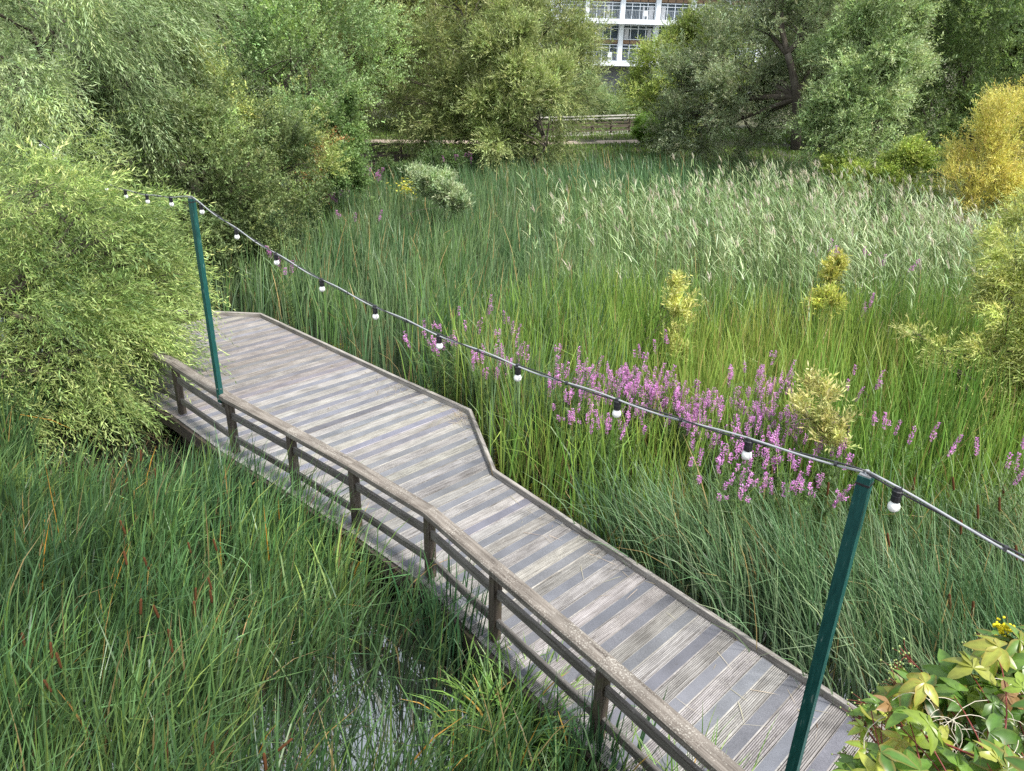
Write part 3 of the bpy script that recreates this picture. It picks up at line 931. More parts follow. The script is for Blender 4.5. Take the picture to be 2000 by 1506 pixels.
# duckweed and moss along the far kerb
x, y = scatter(rs, 30000, -7, 2, 8, 17, lambda a, b: (dpoly(a, b, KERB_OUT) < 1.0 + .3 * nz(np.stack([a, b], 1), .6, 4)) & ~inpoly(a, b, DECKPOLY) & side_right(a, b) & (nz(np.stack([a, b], 1), .8, 8) > -.3))
n = len(x); a = rs.uniform(0, 6.28, n); r_ = rs.uniform(.008, .03, n)
cz = WATER_Z + .006 + rs.uniform(0, .05, n) * (rs.uniform(0, 1, n) < .4)
V = np.stack([np.stack([x + r_ * np.cos(a + q_), y + r_ * np.sin(a + q_), cz + rs.uniform(0, .008, n)], 1) for q_ in (0, 1.57, 3.14, 4.71)], 1).reshape(-1, 3)
c = np.repeat(pal(rs, n, [(.12, .13, .02), (.20, .22, .03), (.27, .27, .05)]), 4, axis=0)
tag(mesh_np("duckweed", V, [np.arange(4 * n).reshape(n, 4)], M_LEAF, col=c), "yellow green duckweed floating beside the far kerb", "duckweed", kind="stuff")

# straw litter along the kerb on the deck
lp = []
for (px, py, nn, sp) in [(790, 755, 90, .28), (905, 815, 120, .22), (1060, 1000, 18, .3), (1170, 1075, 14, .3), (1240, 1115, 10, .15), (870, 785, 40, .3), (610, 672, 24, .3), (1400, 1215, 6, .3), (1580, 1370, 16, .3), (1480, 1380, 8, .4)]:
    c0 = atz(px, py, 0)
    kx = c0[0] + rs.normal(0, sp, nn); ky = c0[1] + rs.normal(0, sp, nn)
    ok = inpoly(kx, ky, [tuple(p) for p in POSTS] + [tuple(p) for p in KERB[::-1]])
    kx, ky = kx[ok], ky[ok]; m = len(kx)
    if not m: continue
    lp.append(blades(np.stack([kx, ky, np.full(m, .008)], 1), rs.uniform(.06, .32, m), rs.uniform(.003, .008, m), rs.normal(R(-45), .8, m), np.full(m, 1.5), rs.uniform(1.5, 1.62, m), rs.uniform(0, 6.28, m),
                     pal(rs, m, [(.40, .33, .22), (.55, .48, .36), (.28, .20, .13)]), None, 3))
kx, ky = scatter(rs, 1500, -8, 6, 2, 16, lambda a, b: inpoly(a, b, [tuple(p) for p in POSTS] + [tuple(p) for p in KERB[::-1]]) & (rs.uniform(0, 1, len(a)) < .16 + .5 * (dpoly(a, b, KERB) < .25)))
m = len(kx)
lp.append(blades(np.stack([kx, ky, np.full(m, .006)], 1), rs.uniform(.02, .07, m), rs.uniform(.004, .016, m), rs.uniform(0, 6.28, m), np.full(m, 1.5), rs.uniform(1.3, 1.6, m), rs.uniform(0, 6.28, m), pal(rs, m, [(.10, .07, .04), (.24, .18, .10), (.42, .36, .24)]), None, 2))
stuff("straw_litter", lp, M_REED, "dry straw and leaf litter caught along the kerb of the boardwalk", "litter")


# ------------------------------------------------------------------ trees and shrubs
GAIN = 1.55


def crown_geo(rs, blobs, n, leaf, m, L, alpha, mix, pals, lump=.28, droop=.25, holes=.25, noise_seed=1, back=.5, inner=.12, zmin=-.5, rfac=.90, per=13, csz=.30, nb=11):
    """blobs: (x,y,z,r,palette). returns V,F,col"""
    B = np.array([b[:4] for b in blobs], float)
    B[:, 3] *= rfac
    pi = np.array([b[4] if len(b) > 4 else 0 for b in blobs])
    wts = B[:, 3] ** 2; wts /= wts.sum()
    nc = max(12, n // per)
    k = rs.choice(len(B), nc, p=wts)
    nbo = np.maximum(5, (nb * np.clip(B[:, 3], .3, 2.5) ** .6).astype(int))
    ofs = np.concatenate([[0], np.cumsum(nbo)])
    bd = rs.normal(0, 1, (ofs[-1], 3)); bd[:, 2] += .25
    bd /= np.linalg.norm(bd, axis=1)[:, None]
    bl_ = rs.uniform(.78, 1.2, ofs[-1])
    bcol = np.exp(rs.normal(0, .13, (ofs[-1], 1)))
    bi = ofs[k] + (rs.uniform(0, 1, nc) * nbo[k]).astype(int)
    tb = .42 + .62 * rs.uniform(0, 1, nc) ** .6
    jit = rs.normal(0, 1, (nc, 3))
    q = bd[bi] * (tb * bl_[bi])[:, None] + jit * (.20 * (1.25 - .75 * tb))[:, None]
    q[:, 2] += .30 * tb * (1 - tb) - droop * .25 * tb ** 2
    q = B[k, :3] + q * B[k, 3:4]
    d = bd[bi] + jit * .35; d /= np.linalg.norm(d, axis=1)[:, None]
    tocam = CAMP - B[k, :3]; tocam /= np.linalg.norm(tocam, axis=1)[:, None]
    keep = ((d * tocam).sum(1) > -.3) | (rs.uniform(0, 1, nc) < back)
    lead = (tb > .93) & (rs.uniform(0, 1, nc) < .5)
    ins = np.zeros(nc)
    for j in range(len(B)):
        dj = np.linalg.norm(q - B[j, :3], axis=1) / B[j, 3]
        ins = np.maximum(ins, np.where(j == k, 0, dj < .72))
    keep &= ~((ins > 0) & (rs.uniform(0, 1, nc) < .8))
    rm = B[:, 3].mean()
    hole = nz(q, rm * .42, noise_seed + 2)
    keep &= ~((hole < -.3) & (rs.uniform(0, 1, nc) < holes * 2.6)) & (q[:, 2] > zmin)
    q, d, k, lead, bi = q[keep], d[keep], k[keep], lead[keep], bi[keep]
    nc = len(q)
    wo, wu, wx, wy, wr = mix
    Dc = d * wo + np.array([wx, wy, wu]) + rs.normal(0, wr * .8, (nc, 3))
    Dc /= np.linalg.norm(Dc, axis=1)[:, None]
    rc = csz * np.clip(rm, .35, 3) ** .6 * np.exp(rs.normal(0, .3, nc))
    cj = np.exp(rs.normal(0, .12, (nc, 1))) * bcol[bi]
    # sprigs of each cluster strung along its shoot
    per_c = np.maximum(2, (per * np.exp(rs.normal(0, .35, nc))).astype(int))
    ci = np.repeat(np.arange(nc), per_c)
    n = len(ci)
    al = rs.uniform(-.7, 1.2, n)
    sg = rs.normal(0, 1, (n, 3))
    thin = np.where(lead[ci], .22, .46) * np.interp(al, [-.7, .2, 1.2], [1.0, .95, .35])
    offv = Dc[ci] * (al * rc[ci] * np.where(lead[ci], 1.7, 1.1))[:, None] + sg * (rc[ci] * thin)[:, None]
    offv[:, 2] -= droop * .5 * np.clip(al, 0, 2) ** 2 * rc[ci]
    q = q[ci] + offv
    D = Dc[ci] * .9 + sg * .28 * np.where(lead[ci], .5, 1)[:, None] + d[ci] * .2 * wo + np.array([wx, wy, wu]) * .4 + rs.normal(0, wr * .8, (n, 3))
    D /= np.linalg.norm(D, axis=1)[:, None]
    kc, k = k, k[ci]
    S = np.cross(D, rs.normal(0, 1, (n, 3))); S /= np.linalg.norm(S, axis=1)[:, None] + 1e-9
    Ls = L * rs.uniform(.6, 1.35, n)
    t = (np.arange(m) + .5) / m
    sgn = np.where(np.arange(m) % 2 == 0, 1.0, -1.0)
    p = q[:, None] + D[:, None] * (Ls[:, None] * t[None])[:, :, None]
    p[:, :, 2] -= droop * (Ls[:, None] * t[None] ** 2)
    ca, sa = math.cos(alpha), math.sin(alpha)
    LD = D[:, None] * ca + S[:, None] * (sgn[None, :, None] * sa) + rs.normal(0, .28, (n, m, 3))
    LD[:, :, 2] -= droop * .5
    LD /= np.linalg.norm(LD, axis=2)[:, :, None]
    up = np.array([0, 0, 1.0]) + rs.normal(0, .75, (n, m, 3))
    W = np.cross(LD, up); W /= np.linalg.norm(W, axis=2)[:, :, None] + 1e-9
    ll = (leaf[0] * rs.uniform(.65, 1.3, (n, m)))[:, :, None]
    lw = (leaf[1] * rs.uniform(.7, 1.25, (n, m)))[:, :, None]
    mid = p + LD * ll * .42
    V = np.stack([p, mid + W * lw / 2, p + LD * ll, mid - W * lw / 2], 2)
    # colours: palette by lobe, hue wandering through the crown, small leaf-to-leaf change
    col = np.zeros((n, 3))
    for j, pl_ in enumerate(pals):
        s_ = pi[k] == j
        if s_.any(): col[s_] = pal(rs, int(s_.sum()), pl_, q[s_], rm * .8, noise_seed + 5, .08)
    col *= GAIN * cj[ci]
    cc = col[:, None] * np.exp(rs.normal(0, .16, (n, m, 1)))
    cc = np.repeat(cc.reshape(n, m, 1, 3), 4, axis=2)
    nf = n * m
    return V.reshape(-1, 3), np.arange(nf * 4).reshape(nf, 4), np.clip(cc.reshape(-1, 3), .003, .9)


def bent(a, b, rs, bow=.12, n=6):
    a, b = np.array(a, float), np.array(b, float)
    t = np.linspace(0, 1, n)[:, None]
    L = np.linalg.norm(b - a)
    off = rs.normal(0, bow * L, 3) * np.array([1, 1, .4])
    return a + (b - a) * t + off * (4 * t * (1 - t)) * .5 + np.array([0, 0, .06 * L]) * (4 * t * (1 - t))


def tree(name, label, cat, base, blobs, n, leaf, m=8, L=.4, alpha=R(40), mix=(1, .5, 0, 0, .5), pals=None, seed=1, trunk=.12, stems=1, crown_name="crown", group=None, twigs=5, fork_at=None, mat=None, **kw):
    """blobs: (px, py, Y, r[, palette]) surveyed from the photograph"""
    rs = np.random.RandomState(seed)
    W = [(*at(b[0], b[1], b[2]), b[3], *(b[4:5])) for b in blobs]
    t = thing(name, tuple(base), label, cat, group)
    V, F, c = crown_geo(rs, W, n, leaf, m, L, alpha, mix, pals, noise_seed=seed * 13 + 1, **kw)
    mesh_np(crown_name, V, [F], mat or M_LEAF, t, col=c)
    mb = MB()
    base = np.array(base, float)
    ctr = np.average(np.array([w_[:3] for w_ in W]), axis=0, weights=[w_[3] for w_ in W])
    for s in range(stems):
        b0 = base + (rs.normal(0, trunk * 2.0, 3) * np.array([1, 1, 0]) if stems > 1 else 0)
        fork = b0 + (ctr - b0) * np.array([.55, .55, .5]) + (rs.normal(0, .5, 3) if stems > 1 else 0)
        if fork_at is not None: fork = np.array(fork_at)
        pts = bent(b0, fork, rs, .06, 7)
        mb.tube(pts, np.linspace(trunk, trunk * .62, 7), 8)
        for w_ in W[s::stems]:
            c0 = np.array(w_[:3]); r0 = w_[3]
            lim = bent(pts[-1] if c0[2] > fork[2] - .5 else pts[3], c0, rs, .10, 7)
            mb.tube(lim, np.linspace(trunk * .55, trunk * .16, 7), 6)
            for _ in range(twigs):
                d = rs.normal(0, 1, 3); d[2] = abs(d[2]) * .8; d /= np.linalg.norm(d)
                mb.tube(bent(lim[rs.randint(3, 7)], c0 + d * r0 * .92, rs, .10, 5), np.linspace(trunk * .16, .006, 5), 4)
    mb.build("trunk" if cat == "tree" else "stems", M_BARK, t, smooth=True)
    return t


# --- near yellow-green willow hanging over the railing
tree("willow_shrub", "bright yellow green willow shrub sweeping over the end of the railing", "shrub", (-9.6, 11.2, -.7),
     [(90, 470, 13, 1.25), (190, 420, 13.4, .8), (60, 590, 12, 1.35), (200, 540, 12.5, 1.15), (295, 550, 12.6, .6), (345, 575, 12.7, .32), (150, 650, 11.5, 1.05), (225, 620, 11.9, .55), (60, 710, 11.2, 1.0),
      (120, 735, 11.0, .55), (0, 400, 14, 1.2), (-90, 600, 12, 1.9), (180, 690, 11.3, .4), (-60, 460, 13, 1.5), (120, 360, 14, .6), (40, 780, 10.8, .5), (-40, 800, 10.8, 1.0), (310, 500, 12.7, .4), (250, 470, 13, .5), (160, 415, 12.0, .42), (100, 395, 12.3, .5), (225, 455, 11.8, .3)],
     30000, (.105, .017), 11, .55, R(32), (.65, .05, .75, -.1, .35),
     [[(.06, .098, .036), (.12, .17, .055), (.20, .255, .085), (.31, .355, .135)]], seed=3, trunk=.13, stems=3, droop=.38, lump=.45, holes=.75, csz=.42, per=17)
# --- silvery weeping willow top left
tree("weeping_willow", "silvery green weeping willow with dark bare limbs behind the yellow green willow", "tree", (-11.5, 19, 0),
     [(60, 60, 18, 2.1), (210, 60, 19, 1.8), (250, 160, 19, 1.3), (90, 190, 17.5, 1.5), (30, 250, 16.5, .9), (-60, 120, 18, 2.5), (150, -60, 19, 2.4), (300, 30, 20, 1.4), (20, 190, 16.8, 1.0), (-90, 260, 17, 1.6), (180, 250, 18.5, .8)],
     26000, (.13, .02), 11, .6, R(24), (.55, -.45, .45, 0, .4), [[(.10, .14, .065), (.16, .21, .10), (.22, .27, .15), (.20, .25, .09)]], seed=5, trunk=.2, droop=.45, holes=.4, twigs=8)
# --- big dark sallow behind the deck
tree("sallow_bush", "large dark olive sallow bush with yellow green shoot tips behind the far deck corner", "shrub", (-7.6, 20.2, -.5),
     [(330, 330, 19.2, 2.0), (450, 330, 19.6, 1.9), (540, 340, 20, 1.25), (380, 430, 18.6, 1.5), (500, 420, 18.8, 1.15), (310, 200, 20.5, 1.5), (415, 230, 20.6, 1.1), (230, 250, 20, 1.3), (590, 320, 20.4, .8, 1), (335, 115, 21.5, .75, 1),
      (590, 390, 19.6, .8), (430, 180, 20.6, .7, 1), (520, 240, 20.5, .6, 1), (570, 260, 20.6, .65, 1), (470, 480, 18.3, .9), (390, 500, 18.2, .9), (280, 420, 18.8, 1.4), (610, 350, 20.2, .55, 2)],
     42000, (.075, .033), 9, .3, R(50), (.9, .55, .1, -.1, .5),
     [[(.052, .075, .03), (.078, .108, .042), (.11, .145, .055), (.15, .185, .068)], [(.13, .165, .05), (.20, .235, .075), (.27, .30, .10)], [(.18, .18, .06), (.23, .15, .07), (.19, .20, .06)]], seed=7, trunk=.11, stems=4, droop=.1, lump=.3, holes=.35)
# --- pale trees behind
tree("birch_like_tree", "pale grey green loose tree rising behind the dark sallow bush", "tree", (-11, 30, 0),
     [(480, 70, 29, 2.8), (600, 90, 29, 2.6), (300, 40, 30, 2.8), (570, 190, 27.5, 1.9), (640, 200, 28, 1.7), (400, -40, 30, 3.2), (650, 30, 31, 2.4), (500, 150, 28, 2.0), (220, 60, 31, 2.6), (380, 60, 30, 2.2), (680, 120, 30, 1.5)],
     42000, (.095, .045), 9, .4, R(48), (.9, .5, 0, 0, .5), [[(.08, .13, .045), (.13, .19, .08), (.19, .25, .12), (.15, .22, .06)]], seed=9, trunk=.2, stems=3, droop=.12, lump=.34, holes=.45)
tree("dogwood_bush", "fresh green bush with a few russet leaves left of the dark fence", "shrub", (-6.3, 25.5, -.4),
     [(645, 275, 25.5, .9), (660, 312, 25, .65), (655, 335, 24.3, .7), (640, 300, 24.5, .45, 1), (665, 240, 26, .8), (630, 340, 24, .35, 1), (675, 345, 24.6, .4)],
     10000, (.085, .045), 8, .3, R(50), (.9, .4, 0, 0, .5), [[(.05, .085, .026), (.08, .13, .04), (.12, .175, .055)], [(.22, .10, .04), (.16, .14, .045)]], seed=11, trunk=.07, stems=4, droop=.15, holes=.3)
# --- centre
tree("olive_willow", "yellowish olive willow standing behind the big central willow", "tree", (-9, 44, 0),
     [(730, 60, 42, 3.4), (680, 70, 41, 2.5), (720, 150, 41, 2.6), (770, -40, 43, 4.2), (700, -30, 43, 3.6), (760, 110, 42, 3)],
     20000, (.20, .045), 9, .7, R(34), (.8, .35, .15, 0, .45), [[(.16, .175, .07), (.22, .24, .09), (.28, .29, .11)]], seed=13, trunk=.2, stems=2, droop=.25, holes=.3)
tree("crack_willow", "broad multi-stemmed willow in the middle, olive green with pale stems", "tree", (-1, 39.5, 0),
     [(850, 120, 38.5, 3.8), (965, 140, 37.5, 3.4), (1035, 130, 38.5, 3.1), (900, 20, 39.5, 4.6), (975, 10, 39.5, 4.2), (1068, 205, 37.5, 1.9), (890, 235, 36.8, 1.8), (960, 262, 36, 1.5), (1045, 262, 36.5, 1.5), (800, 160, 38.5, 2.0),
      (790, 205, 38, .9), (1060, 70, 39, 2.3), (1000, 220, 36.5, 1.6), (910, 200, 37, 1.8), (1082, 140, 38, 1.9), (890, 275, 36, .9), (1050, 285, 36.2, .9), (1010, 290, 35.8, .8)],
     56000, (.19, .036), 10, .7, R(34), (.8, .35, .1, 0, .45), [[(.075, .098, .04), (.12, .145, .058), (.175, .20, .08), (.22, .245, .10)]], seed=15, trunk=.22, stems=4, droop=.28, lump=.34, holes=.45, twigs=8)
tree("young_willow", "slender lighter green young willow in front of the central willow", "tree", (-.2, 35.6, -.3),
     [(1000, 105, 34.6, 1.25), (965, 195, 34.6, .95), (1012, 180, 34.4, 1.1), (990, 58, 34.8, .75), (985, 250, 34.2, 1.1), (1035, 215, 34.4, .8), (1080, 170, 35, .9, 0)],
     13000, (.18, .036), 10, .6, R(30), (.7, .55, .1, 0, .4), [[(.15, .18, .07), (.21, .245, .10), (.27, .305, .14)]], seed=17, trunk=.09, stems=2, droop=.2, holes=.35)
tree("undergrowth_shrub", "dark low shrub below the central willow beside the dark fence", "shrub", (-4.2, 33.5, -.4),
     [(735, 348, 31.5, .45), (795, 348, 31.5, .5), (860, 326, 33, .6), (700, 335, 31.5, .4), (835, 335, 32.5, .45)],
     8000, (.10, .04), 8, .35, R(45), (.9, .4, 0, 0, .5), [[(.035, .06, .02), (.055, .09, .03), (.085, .125, .04)]], seed=19, trunk=.05, stems=4, droop=.15, holes=.3)
# --- right of the gap
tree("gap_willow", "yellow green willow right of the building gap behind the far railing", "tree", (11, 51, 0),
     [(1312, 155, 50, 2.4), (1350, 110, 51, 2.1), (1272, 190, 49.5, 1.4), (1320, 215, 49, 1.8), (1285, 130, 50.5, 1.3), (1400, 110, 51, 2.0), (1380, 170, 50, 2.4)],
     22000, (.22, .05), 9, .75, R(36), (.8, .4, .1, 0, .45), [[(.10, .13, .04), (.15, .19, .055), (.21, .25, .07)]], seed=21, trunk=.18, stems=3, droop=.22, holes=.35)
tree("tall_grass_bush", "pale green grassy bush behind the far railing below the building", "bush", (11.2, 68, 0),
     [(1150, 225, 68, 1.9), (1195, 224, 69, 1.5), (1105, 215, 69, 2.0), (1215, 235, 67, 1.3), (1150, 200, 74, 1.5), (1240, 225, 67, 1.7)],
     8000, (.34, .05), 8, .8, R(25), (.5, .9, .1, 0, .35), [[(.14, .19, .08), (.20, .26, .13), (.26, .31, .17)]], seed=23, trunk=.06, stems=3, droop=.1, holes=.2, crown_name="foliage", zmin=0)
tree("grey_tree", "grey green spreading tree with a dark leaning trunk beside the pond", "tree", tuple(at(1553, 292, 36.2)),
     [(1410, 135, 39.5, 2.4), (1500, 55, 39.5, 2.7), (1570, 30, 38.8, 2.5), (1430, 195, 38, 2.2), (1495, 215, 38.2, 1.6), (1350, 235, 38.5, 1.5), (1610, 50, 37.8, 2.0), (1470, 265, 37.6, 1.2), (1480, -10, 40, 2.0), (1385, 262, 38, 1.3),
      (1540, -50, 40, 3), (1330, 180, 39, 1.4), (1440, 130, 38.6, 2), (1590, 130, 39.4, 1.4), (1310, 262, 38.8, .7)],
     50000, (.12, .042), 9, .45, R(42), (.9, .4, .05, 0, .5), [[(.085, .108, .058), (.13, .158, .086), (.18, .21, .125), (.235, .265, .17)]], seed=25, trunk=.24, fork_at=at(1538, 105, 36.6), droop=.15, lump=.34, holes=.5, twigs=9)
tree("pale_willow", "pale silver green willow in front of the dark right hand trees", "tree", (15.2, 33, -.3),
     [(1700, 90, 32.5, 1.75), (1680, 190, 31.8, 1.6), (1720, -10, 33, 2.0), (1640, 275, 31, .95), (1700, 280, 30.8, 1.05), (1735, 160, 32.4, 1.3), (1650, 110, 32.4, .8), (1600, 290, 31.4, .6), (1740, 60, 33, 1.4), (1650, 225, 31.2, .9), (1580, 250, 32, .35)],
     26000, (.13, .042), 9, .5, R(40), (.85, .45, .05, 0, .45), [[(.10, .14, .06), (.16, .21, .095), (.22, .28, .14), (.26, .30, .16)]], seed=27, trunk=.13, stems=3, droop=.18, lump=.34, holes=.4)
tree("dark_tree", "deep green leafy tree filling the back right above the golden willow", "tree", (20.5, 38, 0),
     [(1850, 60, 37.5, 3.4), (1960, 50, 37.5, 3.4), (1870, 180, 36.8, 2.5), (1985, 165, 37, 2.6), (1795, 245, 36, 1.9), (1900, 260, 35.8, 1.8), (1800, 325, 35, 1.2), (1780, 120, 37.5, 2.4), (1920, -30, 38.5, 3.5), (1850, 320, 35.5, 1.5), (2060, 100, 38, 3.4), (1760, 20, 38.5, 2.6)],
     42000, (.17, .045), 9, .6, R(38), (.85, .4, 0, 0, .45), [[(.05, .078, .03), (.075, .115, .04), (.11, .155, .055), (.145, .195, .065)]], seed=29, trunk=.22, stems=2, droop=.25, lump=.36, holes=.45)
tree("alder_shrub", "small yellow green shrub at the back edge of the pale reeds", "shrub", (15.8, 29.8, -.5),
     [(1780, 335, 29, .7), (1720, 362, 29, .55), (1800, 375, 28.8, .6), (1675, 352, 29.5, .5), (1640, 340, 30, .45), (1760, 380, 28.6, .5)],
     6500, (.10, .045), 8, .35, R(48), (.9, .5, 0, 0, .45), [[(.11, .16, .04), (.18, .23, .05), (.25, .29, .07)]], seed=31, trunk=.05, stems=4, droop=.15, holes=.3)
tree("golden_willow", "golden yellow willow with bare orange stems at its foot", "shrub", (16.6, 25.2, -.5),
     [(1960, 285, 26, 1.5), (1920, 325, 25.6, 1.1), (1995, 262, 26.4, 1.1), (1950, 375, 25.2, .9), (1885, 360, 25.2, .55), (2060, 300, 26, 2.0), (2000, 390, 24.9, 1.0), (2080, 255, 27, 1.6), (1905, 290, 26, .6), (1870, 335, 25.5, .4), (1920, 400, 24.9, .5), (1950, 235, 26.3, .35), (1990, 205, 26.4, .4)],
     22000, (.10, .024), 10, .45, R(35), (.8, .6, -.05, 0, .4), [[(.21, .19, .055), (.31, .275, .075), (.40, .36, .11), (.27, .27, .08)]], seed=33, trunk=.05, stems=9, droop=.12, lump=.5, holes=.6, crown_name="foliage")
# --- near right yellow-green willow with hanging sprays
tree("sapling_willow", "yellow green willow with long arching sprays at the frame edge over the pond", "shrub", (8.9, 11.2, -.6),
     [(1985, 505, 13.2, .65), (2035, 590, 12.7, .9), (1990, 690, 12.1, .55), (2015, 770, 11.6, .7), (1975, 845, 11.2, .35), (2090, 700, 12, 1.2), (1960, 620, 12.4, .25), (1990, 430, 14, .5),
      (1785, 662, 12.1, .15), (1830, 690, 12.1, .18), (1850, 720, 12, .2), (1880, 745, 12, .18), (1915, 690, 12.2, .16), (1845, 830, 11.2, .10), (1905, 800, 11.4, .2), (1880, 875, 10.9, .16), (1945, 560, 12.8, .25), (1965, 740, 11.8, .3)],
     6500, (.105, .018), 10, .34, R(34), (.5, .1, -.55, 0, .35), [[(.16, .19, .055), (.24, .265, .08), (.33, .345, .13)]], seed=35, trunk=.028, stems=3, droop=.2, holes=.1, crown_name="foliage", inner=.3, lump=.3, rfac=.72, csz=.2, per=9)
# --- small things standing in the reeds
SMALL = [("silver_bush", "silvery white leaved bush among the grey green reeds", (-2.7, 24.6), [(840, 372, 24.4, .36), (875, 388, 24, .33), (900, 405, 23.6, .22), (822, 358, 25, .25), (868, 370, 24.6, .3)], 2600, [(.14, .19, .09), (.20, .25, .14), (.28, .32, .20)]),
         ("yellow_sapling", "tall yellow green sapling in the reeds nearest the middle of the pond", (3.3, 14.2), [(1325, 575, 14.1, .25), (1320, 610, 14, .33), (1340, 640, 13.9, .28), (1310, 670, 13.7, .3), (1330, 700, 13.5, .3), (1318, 560, 14.1, .1), (1345, 595, 14, .1), (1300, 600, 14, .1)], 520, [(.17, .19, .06), (.31, .31, .10), (.38, .36, .14)]),
         ("yellow_sapling", "small yellow sapling just below the pale reed plumes", (7.2, 17.3), [(1632, 525, 17, .2), (1625, 548, 16.9, .25)], 330, [(.25, .26, .06), (.35, .33, .09)]),
         ("yellow_sapling", "low yellow green sapling with purple flowers beside it behind the bloom band", (6.8, 15.6), [(1612, 590, 15.4, .24), (1630, 605, 15.2, .24), (1600, 600, 15.3, .18)], 420, [(.24, .26, .06), (.34, .34, .08)]),
         ("yellow_sapling", "pale yellow willow sapling right of the magenta flowers", (4.6, 9.2), [(1590, 770, 9.4, .16), (1610, 790, 9.3, .18), (1625, 830, 9.1, .24), (1560, 805, 9.2, .10), (1640, 870, 8.9, .2), (1600, 850, 9, .15)], 420, [(.20, .21, .075), (.29, .28, .11), (.36, .35, .16)]),
         ("fence_bush", "bright green low bush at the end of the far railing", (9.6, 47), [(1264, 258, 46.5, .65), (1288, 262, 46.5, .65), (1248, 262, 46, .4), (1310, 268, 45.5, .7)], 3500, [(.055, .10, .025), (.10, .17, .035), (.14, .22, .05)])]
for i, (nm, lb, b, bl, cnt, cl) in enumerate(SMALL):
    D = bl[0][2]
    tree(nm, lb, "bush" if "bush" in nm else "sapling", (b[0], b[1], -.6 if D < 40 else 0), bl, cnt, (.07 + .0022 * D, .018 + .0006 * D), 8, .2 + .004 * D, R(40), (.4, 1.0, .0, 0, .35), [cl], seed=41 + i, trunk=.016, stems=3, droop=.12, holes=.1, crown_name="foliage", twigs=3, rfac=.42 if "sapling" in nm else .8, csz=.13 if "sapling" in nm else .26, per=7 if "sapling" in nm else 12)

# background trees behind it all: two built, the rest copied
BG = []
for i, (px, Y, lab) in enumerate([(60, 36, "tall dim green tree behind the weeping willow"), (520, 52, "mid green tree far behind the pale loose tree")]):
    rsb = np.random.RandomState(300 + i)
    c0 = at(px, 100, Y)
    bl = []
    for k in range(12):
        a, rr = rsb.uniform(0, 6.28), rsb.uniform(0, 3.2)
        bl.append((c0[0] + rr * math.cos(a), c0[1] + rr * math.sin(a), rsb.uniform(2.2, 9.5), rsb.uniform(1.8, 2.9)))
    t = thing("backdrop_tree", (c0[0], c0[1], 0), lab, "tree", "trees standing behind the pond")
    V, F, c = crown_geo(rsb, bl, 26000, (.22, .075), 8, .6, R(44), (.9, .4, 0, 0, .5), [[(.07, .10, .035), (.11, .15, .055), (.15, .20, .08)]], noise_seed=400 + i, holes=.3, back=1)
    mesh_np("crown", V, [F], M_LEAF, t, col=c)
    mb = MB(); top = np.array([c0[0], c0[1], 6.0]); mb.tube(bent((c0[0], c0[1], 0), top, rsb, .04, 7), np.linspace(.25, .14, 7), 8)
    for b in bl: mb.tube(bent(top - np.array([0, 0, rsb.uniform(0, 2.5)]), b[:3], rsb, .1, 6), np.linspace(.1, .03, 6), 6)
    mb.build("trunk", M_BARK, t, smooth=True)
    BG.append(t)
for (src, px, Y, rz, sc, lab) in [(1, 230, 44, 1.0, 1.1, "dim green tree between the weeping willow and the pale loose tree"), (0, 690, 60, 2.0, 1.2, "far tree glimpsed over the gravel path"),
                                  (1, 860, 58, 3.0, 1.3, "far tree behind the left half of the central willow"), (0, 940, 58, 4.0, 1.2, "far tree behind the crown of the central willow"),
                                  (1, 1620, 58, 5.0, 1.2, "far tree behind the grey green tree"), (0, 1660, 52, .6, 1.25, "far tree behind the pale silver willow"),
                                  (1, 1830, 50, 1.7, 1.3, "far tree behind the deep green tree"), (0, 2030, 50, 2.9, 1.3, "far tree behind the golden willow"), (0, 390, 58, 5.2, 1.3, "tallest far tree behind the pale loose tree")]:
    c0 = at(px, 100, Y)
    o = BG[src].copy(); C.objects.link(o); o.location = (c0[0], c0[1], 0); o.rotation_euler = (0, 0, rz); o.scale = (sc, sc, sc)
    o["label"] = lab
    for ch in BG[src].children:
        d = ch.copy(); C.objects.link(d); d.parent = o

